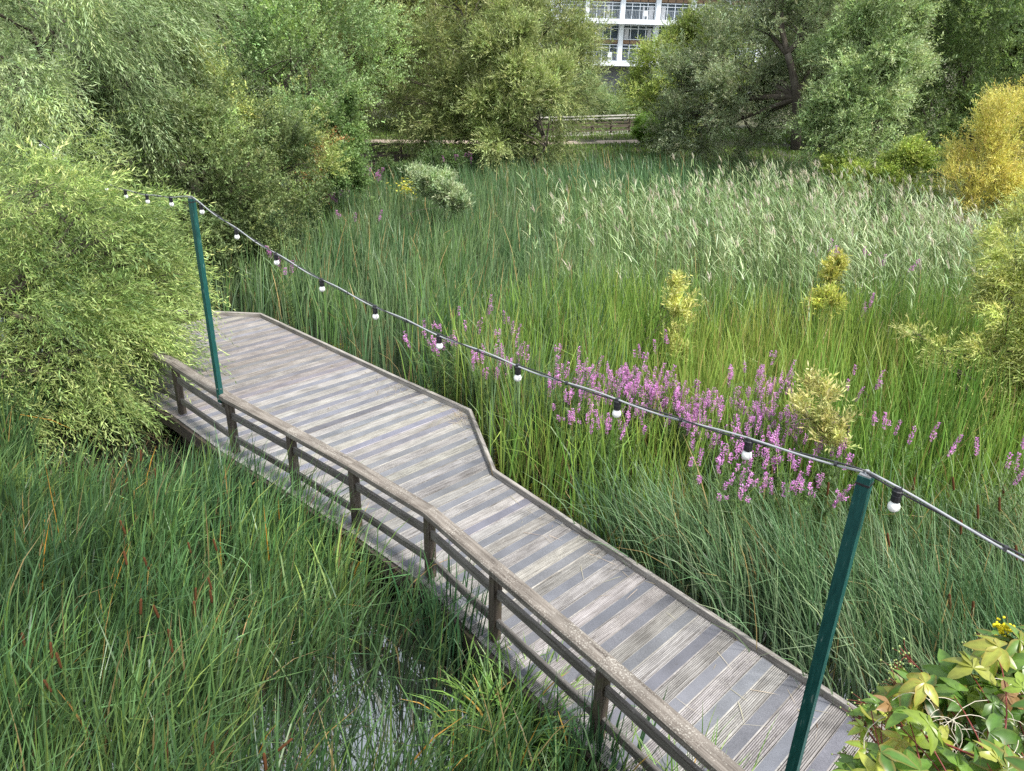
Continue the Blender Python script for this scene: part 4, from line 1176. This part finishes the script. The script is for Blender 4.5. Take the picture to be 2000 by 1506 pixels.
# ------------------------------------------------------------------ purple loosestrife
def loosestrife_proto(seed, nst, flower, spread=.22, hmean=1.75):
    rs = np.random.RandomState(seed)
    t = thing("loosestrife", (0, 0, 0), "", "flower")
    sp, lf, st = [], [], MB()
    for s in range(nst):
        a, r_ = rs.uniform(0, 6.28), spread * math.sqrt(rs.uniform(0, 1))
        h = hmean * rs.uniform(.84, 1.05)
        lean = rs.normal(0, .13, 2) + np.array([-.08, 0])
        b = np.array([r_ * .5 * math.cos(a), r_ * .5 * math.sin(a), 0])
        top = b + np.array([r_ * math.cos(a) + lean[0] * h, r_ * math.sin(a) + lean[1] * h, h])
        pts = bent(b, top, rs, .03, 6)
        st.tube(pts, np.linspace(.007, .003, 6), 4)
        # leaves
        m = 80
        tt = rs.uniform(.22, .84, m)
        p = np.stack([np.interp(tt, np.linspace(0, 1, 6), pts[:, i]) for i in range(3)], 1)
        la = rs.uniform(0, 6.28, m)
        lc = pal(rs, m, [(.07, .13, .04), (.11, .19, .055), (.16, .23, .07)])
        lf.append(blades(p, rs.uniform(.06, .13, m), rs.uniform(.012, .02, m), la, rs.uniform(.5, .9, m), rs.uniform(1.1, 1.8, m), la + 1.57, lc, lc, 2, wprof=([0, .4, 1], [.5, 1, .05])))
        # spike with short side spikes
        for q_ in range(1 + (rs.uniform() < .5) + (rs.uniform() < .35)):
            L = rs.uniform(.14, .34) * (1 if q_ == 0 else .55) * flower
            o = top - np.array([0, 0, L * .35]) + (rs.normal(0, .05, 3) * (q_ > 0))
            m = int(300 * L)
            z = rs.uniform(0, L, m); a = rs.uniform(0, 6.28, m)
            rr = .006 + .007 * np.sin(np.clip(z / L, 0, 1) * 3.0)
            pp_ = o + np.stack([rr * np.cos(a) + lean[0] * z, rr * np.sin(a) + lean[1] * z, z], 1)
            c = pal(rs, m, [(.33, .10, .33), (.48, .18, .47), (.62, .32, .60), (.54, .22, .46)], None, jit=.2)
            c = c * rs.uniform(.75, 1.15) * (np.array([.75, .8, .7]) if rs.uniform() < .15 else 1)
            sp.append(blades(pp_, rs.uniform(.012, .024, m), rs.uniform(.010, .017, m), a, rs.uniform(.6, 1.1, m), rs.uniform(1, 1.8, m), a + 1.57 + rs.normal(0, .4, m), c, c, 1, wprof=([0, 1], [.7, .9])))
    for V, F, c in sp: mesh_np("flower_spike", V, [F], M_PETAL, t, col=c)
    V, F, c = merge(lf); mesh_np("leaves", V, [F], M_LEAF, t, col=c)
    st.build("stems", M_STALK, t)
    return t


PROTO = {"big": loosestrife_proto(1, 46, .8, .27), "mid": loosestrife_proto(2, 20, .8, .2), "mid2": loosestrife_proto(5, 14, .75, .22), "few": loosestrife_proto(3, 4, 1.2, .16, 1.9), "thin": loosestrife_proto(4, 3, .9, .15)}
LOOSE = [  # px, py of the spikes, kind, label
    (905, 655, "few", "pair of tall purple spikes by the kerb in front of the reeds"), (838, 665, "mid2", "purple spikes standing against the cable behind the third bulb from the far pole"),
    (985, 640, "thin", "lone tall pink purple spike between kerb bend and bright reeds"), (870, 715, "mid", "leafy loosestrife spilling over the kerb before the bend"), (945, 700, "thin", "sparse purple spikes just past the kerb bend"),
    (1060, 745, "thin", "sparse purple spikes hidden behind the cable where the bloom band starts"), (1105, 745, "mid", "purple flower clump at the start of the bloom band"), (1140, 765, "mid2", "soft purple clump second from the kerb end of the bloom band"),
    (1195, 742, "mid", "purple clump above the bulb in the middle of the cable"), (1240, 742, "big", "dense magenta clump forming the crest of the bloom band"), (1285, 748, "big", "fullest magenta clump, widest of the bloom band"),
    (1325, 772, "big", "magenta clump at the end of the dense bloom band"), (1200, 815, "mid2", "purple clump low under the cable among leaning sedge"), (1155, 815, "thin", "scattered purple spikes leaning over the sedge below the cable"),
    (1395, 800, "mid", "thin purple clump between the dense band and the tall magenta pair"), (1465, 735, "mid", "compact bright magenta head, topmost of the right hand clumps"), (1515, 750, "mid2", "magenta spikes right beside the topmost bright head"),
    (1495, 785, "big", "bright magenta clump below the topmost head"), (1540, 830, "mid2", "purple spikes tailing off toward the pale yellow sapling"), (1640, 750, "few", "purple spikes rising behind the pale yellow sapling"),
    (1655, 855, "mid2", "purple clump at the foot of the pale yellow sapling"), (1425, 905, "mid2", "pinkish purple clump just below the cable before the near pole"), (1480, 895, "mid2", "purple clump under the cable, middle of the lower three"),
    (1550, 905, "mid", "wide purple clump nearest the top of the near pole"), (1745, 820, "thin", "small purple spray alone in the green right of the sapling"), (1775, 860, "thin", "tiny purple spray above the near pole cable"),
    (720, 345, "mid", "faded purple clump before the dark fence"), (648, 388, "mid2", "pale purple clump under the russet leaved bush"), (900, 318, "mid", "dusty mauve clump below the central willow"), (690, 430, "thin", "faint lilac spikes in the grey green reeds"),
    (1730, 525, "thin", "small violet head in the pale reeds"), (1680, 590, "few", "violet spikes right of the low yellow sapling"), (1595, 525, "thin", "lone violet spike left of the small yellow sapling"),
    (1940, 915, "few", "purple spikes among dark rushes beyond the near pole cable"), (1988, 925, "thin", "purple spike at the frame edge among dark rushes"), (570, 530, "thin", "thin purple spikes by the bulb over the far kerb"), (1300, 690, "thin", "tall single spike standing above the dense bloom band"),
    (1380, 880, "thin", "stray purple spikes in the sedge beside the last bulb")]
used = set()
rs = np.random.RandomState(77)
for px, py, kd, lab in LOOSE:
    z = 1.05
    p = atz(px, py, z)
    src = PROTO[kd]
    if kd not in used:
        o = src; used.add(kd)
    else:
        o = src.copy(); C.objects.link(o)
        for ch in src.children:
            d = ch.copy(); C.objects.link(d); d.parent = o
    while p[1] < 17 and (inpoly(p[:1], p[1:2], DECKPOLY)[0] or dpoly(p[:1], p[1:2], KERB_OUT)[0] < .3):
        p[0] += .076; p[1] += .065
    far = p[1] > 16
    sc = rs.uniform(.92, 1.06) * (1.1 if far else 1)
    o.location = (p[0], p[1], WATER_Z - .05); o.rotation_euler = (0, 0, rs.uniform(0, 6.28)); o.scale = (sc * (1.4 if far else 1), sc * (1.4 if far else 1), sc)
    o["label"] = lab; o["group"] = "purple loosestrife in the pond"

# yellow ragwort in the far reeds
rag = thing("ragwort", (*atz(797, 365, .8)[:2], -.6), "yellow flowering ragwort standing among the grey green reeds", "flower")
p0 = atz(797, 365, 1.2)
V = p0 + np.random.RandomState(5).normal(0, 1, (160, 3)) * np.array([.22, .2, .13])
c = pal(np.random.RandomState(6), 160, [(.50, .46, .05), (.62, .58, .10), (.30, .34, .06)])
mesh_np("flower_head", *[(lambda b: (b[0], [b[1]]))(blades(V, np.full(160, .09), np.full(160, .09), np.random.RandomState(7).uniform(0, 6.28, 160), np.full(160, 1.1), np.full(160, 1.4), np.random.RandomState(8).uniform(0, 6.28, 160), c, c, 1, wprof=([0, 1], [.8, .8])))][0], M_PETAL, rag,
        col=np.repeat(c, 4, axis=0))
mb = MB()
for k in range(5): mb.tube(bent((p0[0], p0[1], -.6), p0 + np.random.RandomState(k).normal(0, .15, 3), np.random.RandomState(k), .04), .008, 4)
mb.build("stems", M_STALK, rag)

# ------------------------------------------------------------------ bulrush heads
def bulrush_at(p, tilt, az, s, label, group, src=[None]):
    if src[0] is None:
        t = thing("bulrush", (0, 0, 0), "", "bulrush")
        mb = MB(); mb.tube([[0, 0, 0], [0, 0, .7], [0, 0, 1.32]], [.006, .005, .004], 5); mb.build("stalk", M_STALK, t)
        mb = MB(); mb.tube([[0, 0, 1.28], [0, 0, 1.29], [0, 0, 1.305], [0, 0, 1.44], [0, 0, 1.455], [0, 0, 1.462]], [.006, .011, .0135, .013, .010, .004], 10); mb.build("seed_head", M_BROWNHEAD, t, smooth=True)
        mb = MB(); mb.tube([[0, 0, 1.46], [0, 0, 1.53], [.004, 0, 1.57]], [.0022, .0016, .001], 4); mb.build("tip", M_STALK, t)
        src[0] = t; o = t
    else:
        o = src[0].copy(); C.objects.link(o)
        for ch in src[0].children:
            d = ch.copy(); C.objects.link(d); d.parent = o
    H = 1.37 * s
    o.location = (p[0] - H * math.sin(tilt) * math.cos(az), p[1] - H * math.sin(tilt) * math.sin(az), p[2] - H * math.cos(tilt))
    o.rotation_euler = (0, tilt, az); o.scale = (s, s, s)
    o["label"] = label; o["group"] = group


for i, (px, py) in enumerate([(46, 1250), (100, 1270), (115, 1290), (93, 1340), (412, 1165), (382, 1160), (380, 1190), (410, 1140), (305, 1195), (330, 1240), (275, 1185), (335, 1262), (240, 1030), (370, 1070), (415, 1460), (325, 1465), (518, 1490), (556, 1455), (285, 1100), (303, 925), (275, 890), (245, 1090), (420, 1065)]):
    p = atz(px, py, .60 + .05 * math.sin(i * 2.1))
    bulrush_at(p, .06 + .12 * abs(math.sin(i * 1.7)) + (.75 if i == 17 else 0), i * 1.3 if i != 17 else .3, .95 + .1 * math.sin(i * 3.3), "brown bulrush head among dark green leaves on the railing side", "bulrush heads on the railing side")
for i, (px, py) in enumerate([(1617, 955), (1735, 1055), (1785, 945), (1862, 945), (1877, 1030), (1910, 1000), (1952, 985), (1960, 960), (1855, 1175), (1900, 1190), (1985, 1080)]):
    p = atz(px, py, .80)
    bulrush_at(p, .1 + .2 * abs(math.sin(i * 1.7)), R(150) + .3 * math.sin(i), 1.05, "brown bulrush head in the sedge beyond the near pole", "bulrush heads beyond the near pole")

# ------------------------------------------------------------------ strap-leaved tufts beside the railing
def tuft(name, label, cat, px, py, n, hh, ww, cols, th, seed, spread=.2):
    rs = np.random.RandomState(seed)
    p = atz(px, py, WATER_Z)
    t = thing(name, (p[0], p[1], WATER_Z), label, cat)
    P = np.stack([p[0] + rs.normal(0, spread, n), p[1] + rs.normal(0, spread, n), np.full(n, WATER_Z - .03)], 1)
    az = np.arctan2(P[:, 1] - p[1], P[:, 0] - p[0]) + rs.normal(0, .6, n)
    c = pal(rs, n, cols)
    b = rs.uniform(0, 1, n) < .04
    c[b] = (.42, .26, .07)
    V, F, cc = blades(P, rs.uniform(*hh, n), rs.uniform(*ww, n), az, np.abs(rs.normal(.1, .08, n)), rs.uniform(*th, n), az + 1.57 + rs.normal(0, .6, n), c, c * np.array([1.2, 1.15, .9]), 6, 1.9)
    mesh_np("leaves", V, [F], M_REED, t, col=cc)
    mb = MB()
    for k in range(8): mb.tube([[p[0] + rs.normal(0, spread * .7), p[1] + rs.normal(0, spread * .7), WATER_Z - .1], [p[0] + rs.normal(0, spread * .7), p[1] + rs.normal(0, spread * .7), WATER_Z + .25]], [.02, .01], 5)
    mb.build("stems", M_STALK, t)


G1 = [(.07, .15, .035), (.10, .20, .045), (.14, .25, .06), (.18, .28, .08)]
G2 = [(.03, .08, .04), (.04, .10, .05), (.055, .125, .055)]
tuft("sedge_tuft", "bright green arching sedge tuft growing at the railing foot beside open water", "sedge", 985, 1480, 230, (.7, 1.15), (.016, .028), G1, (.9, 2.1), 1, .22)
tuft("sedge_tuft", "smaller light green arching tuft against the lower rail near the bottom edge", "sedge", 1055, 1420, 120, (.6, 1.05), (.014, .024), G1, (.8, 2.0), 2, .14)
tuft("iris_tuft", "dark upright iris leaves standing against a railing post above open water", "iris", 880, 1290, 90, (.9, 1.35), (.016, .026), G2, (.1, .5), 3, .17)
tuft("iris_tuft", "dark blue green iris fan at the foot of the nearest visible railing post", "iris", 1150, 1590, 80, (.9, 1.3), (.02, .03), G2, (.1, .6), 4, .18)
tuft("sedge_tuft", "light green grass tuft poking through the lower rail in the bottom foreground", "sedge", 1330, 1690, 110, (.9, 1.3), (.012, .02), G1, (.4, 1.4), 5, .2)

# ------------------------------------------------------------------ Virginia creeper on the terrace wall (lower right)
M_BRICK = plain_mat("terrace_brick", (0.28, 0.16, 0.11), 0.9, 0, 0.2, 0.2, 12)
wall = thing("terrace_wall", (1, .35, 0), "brown terrace wall below the creeper", "wall")
mb = MB(); mb.box((1.0, .15, 1.35), 9.0, .35, 4.4); mb.build("masonry", M_BRICK, wall)
mb = MB(); mb.box((1.0, .15, 3.59), 9.1, .45, .08); mb.build("coping", M_KERB, wall)

crp = thing("virginia_creeper", (1.5, .5, 3.5), "yellow green creeper with red stems and green berries spilling in at the corner", "creeper")
rs = np.random.RandomState(88)
OUTL = [(1625, 1560), (1655, 1490), (1690, 1400), (1735, 1345), (1800, 1335), (1860, 1305), (1925, 1290), (1945, 1240), (2080, 1230), (2120, 1600)]
LV, LF, LC, off = [], [], [], 0
us = np.array([0, .12, .22, .34, .46, .58, .70, .82, .92, 1.0]); wsf = np.array([.12, .52, .80, .97, 1.0, .93, .78, .55, .30, .03])


def leaflet(p, d, nrm, L, Wd, c, edge):
    global off
    side = np.cross(d, nrm); side /= np.linalg.norm(side)
    rows = []
    cols = []
    for u, wv in zip(us, wsf):
        ctr = p + d * L * u + nrm * (-.5 * L * u * u + .12 * L * u)
        for sx in (-1, -.5, 0, .5, 1):
            ser = 1 + (.10 * math.sin(u * 40 + sx) if abs(sx) == 1 else 0)
            rows.append(ctr + side * sx * Wd / 2 * wv * ser + nrm * (abs(sx) * Wd * .12 * wv))
            cols.append(c * (1.25 if sx == 0 else 1 + .16 * (len(rows) // 5 % 2)) * (1 - .75 * (abs(sx) == 1) * edge[3]) + edge[:3] * .75 * (abs(sx) == 1) * edge[3])
    f = [[off + i * 5 + j, off + (i + 1) * 5 + j, off + (i + 1) * 5 + j + 1, off + i * 5 + j + 1] for i in range(9) for j in range(4)]
    LV.extend(rows); LF.extend(f); LC.extend(cols); off += 50


stem = MB()
root_pts = [np.array([x_, .55, 3.7]) for x_ in (1.0, 1.25, 1.5, 1.75, 2.0)]
cnt = 0
leafpos = []
while cnt < 300:
    px, py = rs.uniform(1630, 2080), rs.uniform(1230, 1590)
    if not inpoly(np.array([px]), np.array([py]), OUTL)[0]: continue
    Y = 1.55 + .55 * (1560 - py) / 320 + rs.normal(0, .07) - .06
    p = at(px, py, Y)
    leafpos.append(p)
    big = rs.uniform(.55, 1.15) * (1.05 if px > 1750 else .8)
    nrm = np.array([0, -.35, .9]) + rs.normal(0, .32, 3); nrm /= np.linalg.norm(nrm)
    ax = np.cross(nrm, rs.normal(0, 1, 3)); ax /= np.linalg.norm(ax)
    ay = np.cross(nrm, ax)
    base_c = np.array([(.06, .13, .02), (.11, .20, .028), (.19, .265, .035), (.27, .29, .05), (.085, .165, .026)][rs.randint(5)]) * rs.uniform(.8, 1.15)
    if rs.uniform() < .03: base_c = np.array([.22, .13, .05])
    edge = np.array([.42, .16, .05, rs.uniform(0, .7) if rs.uniform() < .4 else 0])
    nl = rs.choice([3, 5, 5])
    a0 = rs.uniform(0, 6.28)
    for q_ in range(nl):
        a = a0 + (q_ - (nl - 1) / 2) * (.95 if nl == 5 else 1.15)
        d = ax * math.cos(a) + ay * math.sin(a) - nrm * .18
        d /= np.linalg.norm(d)
        sc = (1.0 - .2 * abs(q_ - (nl - 1) / 2) / 2) * big
        leaflet(p, d, (nrm + rs.normal(0, .12, 3)) / np.linalg.norm(nrm), .086 * sc, .044 * sc, base_c * rs.uniform(.85, 1.15), edge)
    q0 = root_pts[rs.randint(5)]
    if cnt % 2 == 0:
        e = p - nrm * .03
        mid = p * .75 + q0 * .25 - np.array([0, 0, .10])
        stem.tube(bent(mid, e, rs, .12, 6), np.linspace(.003, .0016, 6), 5)
    cnt += 1
for q0 in root_pts + root_pts:
    e = leafpos[rs.randint(len(leafpos))] - np.array([0, 0, .06])
    stem.tube(bent(q0, e, rs, .15, 8), np.linspace(.006, .003, 8), 6)
# long shoots with berry clusters along the outline
for (px, py, Y) in [(1770, 1280, 1.98), (1755, 1305, 1.96), (1745, 1335, 1.9), (1690, 1370, 1.83), (1672, 1400, 1.8), (1705, 1430, 1.74), (1690, 1415, 1.78), (1660, 1480, 1.66), (1925, 1255, 2.05), (1900, 1265, 2.0), (1935, 1310, 1.95), (1850, 1340, 1.9), (1790, 1380, 1.85), (1690, 1452, 1.7)]:
    p = at(px, py, Y)
    q0 = p + np.array([.16, -.10, -.12]) + rs.normal(0, .03, 3)
    stem.tube(bent(q0, p, rs, .1, 6), np.linspace(.0026, .0014, 6), 5)
    berries = MB()
    for b in range(13):
        e = p + rs.normal(0, .02, 3) + np.array([-.01, 0, .008])
        stem.tube([p + (q0 - p) * rs.uniform(0, .25), (p + e) / 2 + rs.normal(0, .004, 3), e], .0009, 4)
        r_ = rs.uniform(.0026, .0042)
        berries.tube([e + np.array([0, 0, z_]) * r_ for z_ in (-1, -.7, 0, .7, 1)], np.array([.1, .72, 1, .72, .1]) * r_, 7)
    berries.build("berry_cluster", M_BERRY, crp, smooth=True)
mesh_np("leaves", LV, [LF], M_GLOSSLEAF, crp, col=np.array(LC), smooth=True)
stem.build("stems", M_REDSTEM, crp, smooth=True)
# pale dry fibres tangled over the leaves
dry = thing("dry_tangle", (1.55, 1.6, 3.95), "pale dry stems tangled over the creeper leaves", "dry stems")
mb = MB()
for k in range(70):
    px, py = rs.uniform(1800, 2060), rs.uniform(1385, 1560)
    p = at(px, py, 1.5 + .5 * (1560 - py) / 320 + rs.uniform(-.06, .04))
    a = rs.uniform(0, 6.28); r_ = rs.uniform(.03, .12); arc = rs.uniform(.6, 3.6)
    th = np.linspace(0, arc, 9)
    nn = np.stack([np.cos(a + th) * r_, np.sin(a + th) * r_ * .6, .5 * r_ * np.sin(th * 1.3 + a)], 1)
    mb.tube(p + nn - nn[0], .0011, 4)
mb.build("fibres", M_DRY, dry)
# yellow flower spray standing up from the creeper
yr = thing("ragwort", tuple(at(1992, 1340, 1.95)), "yellow flower head on a pale green stalk rising out of the creeper", "flower")
pt = at(1960, 1222, 2.05)
mb = MB(); mb.tube(bent(at(1998, 1350, 1.95), pt, rs, .04, 7), np.linspace(.006, .003, 7), 6); mb.build("stalk", M_STALK, yr, smooth=True)
hd = MB()
for k in range(46):
    e = pt + rs.normal(0, .011, 3) * np.array([1.1, 1, 1.5]) - np.array([0, 0, .008])
    r_ = rs.uniform(.004, .007)
    hd.tube([e + np.array([0, 0, z_]) * r_ for z_ in (-1, 0, .8)], np.array([.3, 1, .5]) * r_, 7)
hd.build("flower_head", M_YELLOW, yr, smooth=True)

# ------------------------------------------------------------------ far boardwalk, dark fence, timber edge
def far_rails(name, label, a, b, n, h, mtop, mpost, rails=(.3, .62), base_z=0.0, deckw=None, top_t=.07):
    a, b = np.array(a, float), np.array(b, float)
    t = thing(name, (a[0], a[1], base_z), label, "railing")
    d = (b - a) / np.linalg.norm(b - a); rz = math.atan2(d[1], d[0]); L = np.linalg.norm(b - a)
    for i in range(n):
        p = a + (b - a) * i / (n - 1)
        mb = MB(); mb.box((p[0], p[1], base_z + h / 2 - .35), .11, .11, h + .7 - top_t, rz); mb.build("post", mpost, t)
    c = (a + b) / 2
    mb = MB(); mb.box((c[0], c[1], base_z + h - top_t / 2 + .002), L + .3, .16, top_t, rz); mb.build("top_rail", mtop, t)
    for r_ in rails:
        mb = MB(); o = np.array([d[1], -d[0]]) * .08
        mb.box((c[0] + o[0], c[1] + o[1], base_z + r_), L, .045, .1, rz); mb.build("lower_rail", mpost, t)
    return t


M_PALERAIL = wood_mat("pale_grey_rail", (.42, .41, .37), (.60, .59, .54), (.25, .23, .2), .6, .2)
fa, fb = at(1085, 250, 56)[:2], at(1300, 230, 60.5)[:2]
fa, fb = np.array([2.3, 54.6]), np.array([10.9, 60.0])
far_rails("far_railing", "grey topped railing on the near side of the far boardwalk below the building", fa, fb, 7, 1.12, M_PALERAIL, M_POST)
far_rails("far_railing", "grey topped railing on the rear side of the far boardwalk", fa + np.array([-.95, 1.6]), fb + np.array([-1.3, 1.6]), 7, 1.12, M_PALERAIL, M_POST)
fw = thing("far_boardwalk", (6, 57, 0), "pale far boardwalk deck seen edge on beyond the reeds", "boardwalk")
mb = MB(); d = fb - fa; c = (fa + fb) / 2 + np.array([-.55, .85])
mb.box((c[0], c[1], -.02), np.linalg.norm(d) + 1.5, 2.1, .12, math.atan2(d[1], d[0])); mb.build("decking", M_KERB, fw)
mb = MB(); c2 = (fa + fb) / 2 + np.array([.06, -.12])
mb.box((c2[0], c2[1], -.03), np.linalg.norm(d) + 1.5, .05, .22, math.atan2(d[1], d[0])); mb.build("edge_board", M_PALERAIL, fw)
ga, gb = np.array([-9.6, 37.6]), np.array([-5.9, 39.4])
far_rails("dark_fence", "dark mossy footbridge railing half hidden left of the central willow", ga, gb, 4, 1.12, M_DARKWOOD, M_DARKWOOD, (.35, .7), -.05, top_t=.09)
df = far_rails("dark_fence", "lower dark railing with thin balusters running under the central willow", np.array([-8.6, 36.8]), np.array([-3.2, 38.4]), 5, .82, M_DARKWOOD, M_DARKWOOD, (.2,), -.05, top_t=.09)
for i in range(26):
    t_ = i / 25; x_, y_ = -6.2 + 2.6 * t_, 37.75 + .77 * t_
    mb = MB(); mb.box((x_, y_, .35), .03, .03, .72); mb.build("baluster", M_DARKWOOD, df)
ed = thing("timber_edging", (18.0, 33.5, 0), "pale timber edging beam beside the golden willow", "edging")
e0, e1 = atz(1752, 374, .75), atz(1900, 416, .75)
mb = MB(); c = (e0 + e1) / 2; d = e1 - e0
mb.box((c[0], c[1], .75), np.linalg.norm(d[:2]), .18, .16, math.atan2(d[1], d[0])); mb.build("beam", M_PALERAIL, ed)
mb = MB()
for t_ in (.08, .5, .92): q0 = e0 + d * t_; mb.box((q0[0], q0[1], -.1), .12, .12, 1.54)
mb.build("pegs", M_DARKWOOD, ed)

# ------------------------------------------------------------------ apartment building
M_WHITE = plain_mat("white_render", (.74, .78, .82), .6, 0, .3, .06, 1.5)
M_GREYWALL = plain_mat("grey_base_wall", (.20, .21, .24), .8, 0, .3, .1, 1.2)
M_PANEL = plain_mat("brown_panel", (.21, .13, .075), .5, 0, .4, .12, 2)
M_GLASS = plain_mat("window_glass", (.07, .09, .115), .06, 0, .9, .3, 1)
M_CURT = plain_mat("curtain", (.55, .55, .56), .9, 0, .1, .1, 3)
M_RAILM = plain_mat("balcony_metal", (.50, .53, .57), .4, .3, .5)
bY = 105.0
bl = thing("apartment_building", (16, bY, 0), "white framed apartment building with dark windows and brown panels seen through the gap", "building")
cols_x = [3.6, 8.05, 12.5, 16.9, 21.25, 25.6, 30.0]
x0, x1 = cols_x[0] - .3, cols_x[-1] + .3
mb = MB(); mb.box(((x0 + x1) / 2, bY + 6.2, 8.0), x1 - x0, 10, 16.0); mb.build("wall", M_GREYWALL, bl)
for cx in cols_x:
    mb = MB(); mb.box((cx, bY + .55, 9.9), .55, .9, 12.6); mb.build("column", M_WHITE, bl)
for zc in (3.88, 8.68, 13.48):
    mb = MB(); mb.box(((x0 + x1) / 2, bY - .15, zc), x1 - x0 + .6, 2.2, .54); mb.build("floor_slab", M_WHITE, bl)
mb = MB(); mb.box(((x0 + x1) / 2, bY + 6, 16.15), x1 - x0 + 1, 12, .3); mb.build("roof", M_WHITE, bl)
rb = np.random.RandomState(9)
for bi in range(len(cols_x) - 1):
    xa, xb = cols_x[bi] + .28, cols_x[bi + 1] - .28
    wdt = xb - xa
    for zs in (4.15, 8.95):
        for (za, zb) in ((zs, zs + 1.95), (zs + 2.5, zs + 4.2)):
            fr = MB(); nm = 4
            for k in range(nm + 1): fr.box((xa + wdt * k / nm, bY + .95, (za + zb) / 2), .09, .1, zb - za)
            for z_ in (za + .05, zb - .05, zb - .42): fr.box(((xa + xb) / 2, bY + .955, z_), wdt, .09, .08)
            f = fr.build("window", M_WHITE, bl)
            pn = MB(); pn.box(((xa + xb) / 2, bY + 1.06, (za + zb) / 2), wdt, .04, zb - za); pn.build("pane", M_GLASS, f)
            for k in range(nm):
                if rb.uniform() < .35:
                    cu = MB(); wv = wdt / nm * rb.uniform(.25, .7)
                    cu.box((xa + wdt * (k + .5) / nm, bY + 1.02, (za + zb) / 2 - .1), wv, .03, (zb - za) * .8); cu.build("curtain", M_CURT, f)
        pnl = MB()
        for k in range(4): pnl.box((xa + wdt * (k + .5) / 4, bY + .96, zs + 2.24), wdt / 4 - .1, .08, .42)
        pnl.build("panel", M_PANEL, bl)
        rl = MB()
        for k in range(22): rl.box((xa + wdt * k / 21, bY - 1.1, zs + .5), .025, .025, 1.0)
        rl.box(((xa + xb) / 2, bY - 1.1, zs + 1.02), wdt, .06, .05)
        rl.build("balcony_railing", M_RAILM, bl)
# balcony chairs
for (cx, zz, lab) in ((11.2, 4.15, "white chair on the lower balcony of the building"), (15.3, 8.95, "white chair on the upper balcony of the building")):
    ch = thing("balcony_chair", (cx, bY - .4, zz), lab, "chair")
    mb = MB(); mb.box((cx, bY - .4, zz + .43), .5, .5, .06); mb.build("seat", M_WHITE, ch)
    mb = MB(); mb.box((cx, bY - .17, zz + .72), .5, .05, .55); mb.build("backrest", M_WHITE, ch)
    for sx in (-.21, .21):
        for sy in (-.21, .21):
            mb = MB(); mb.box((cx + sx, bY - .4 + sy, zz + .2), .05, .05, .4); mb.build("leg", M_WHITE, ch)
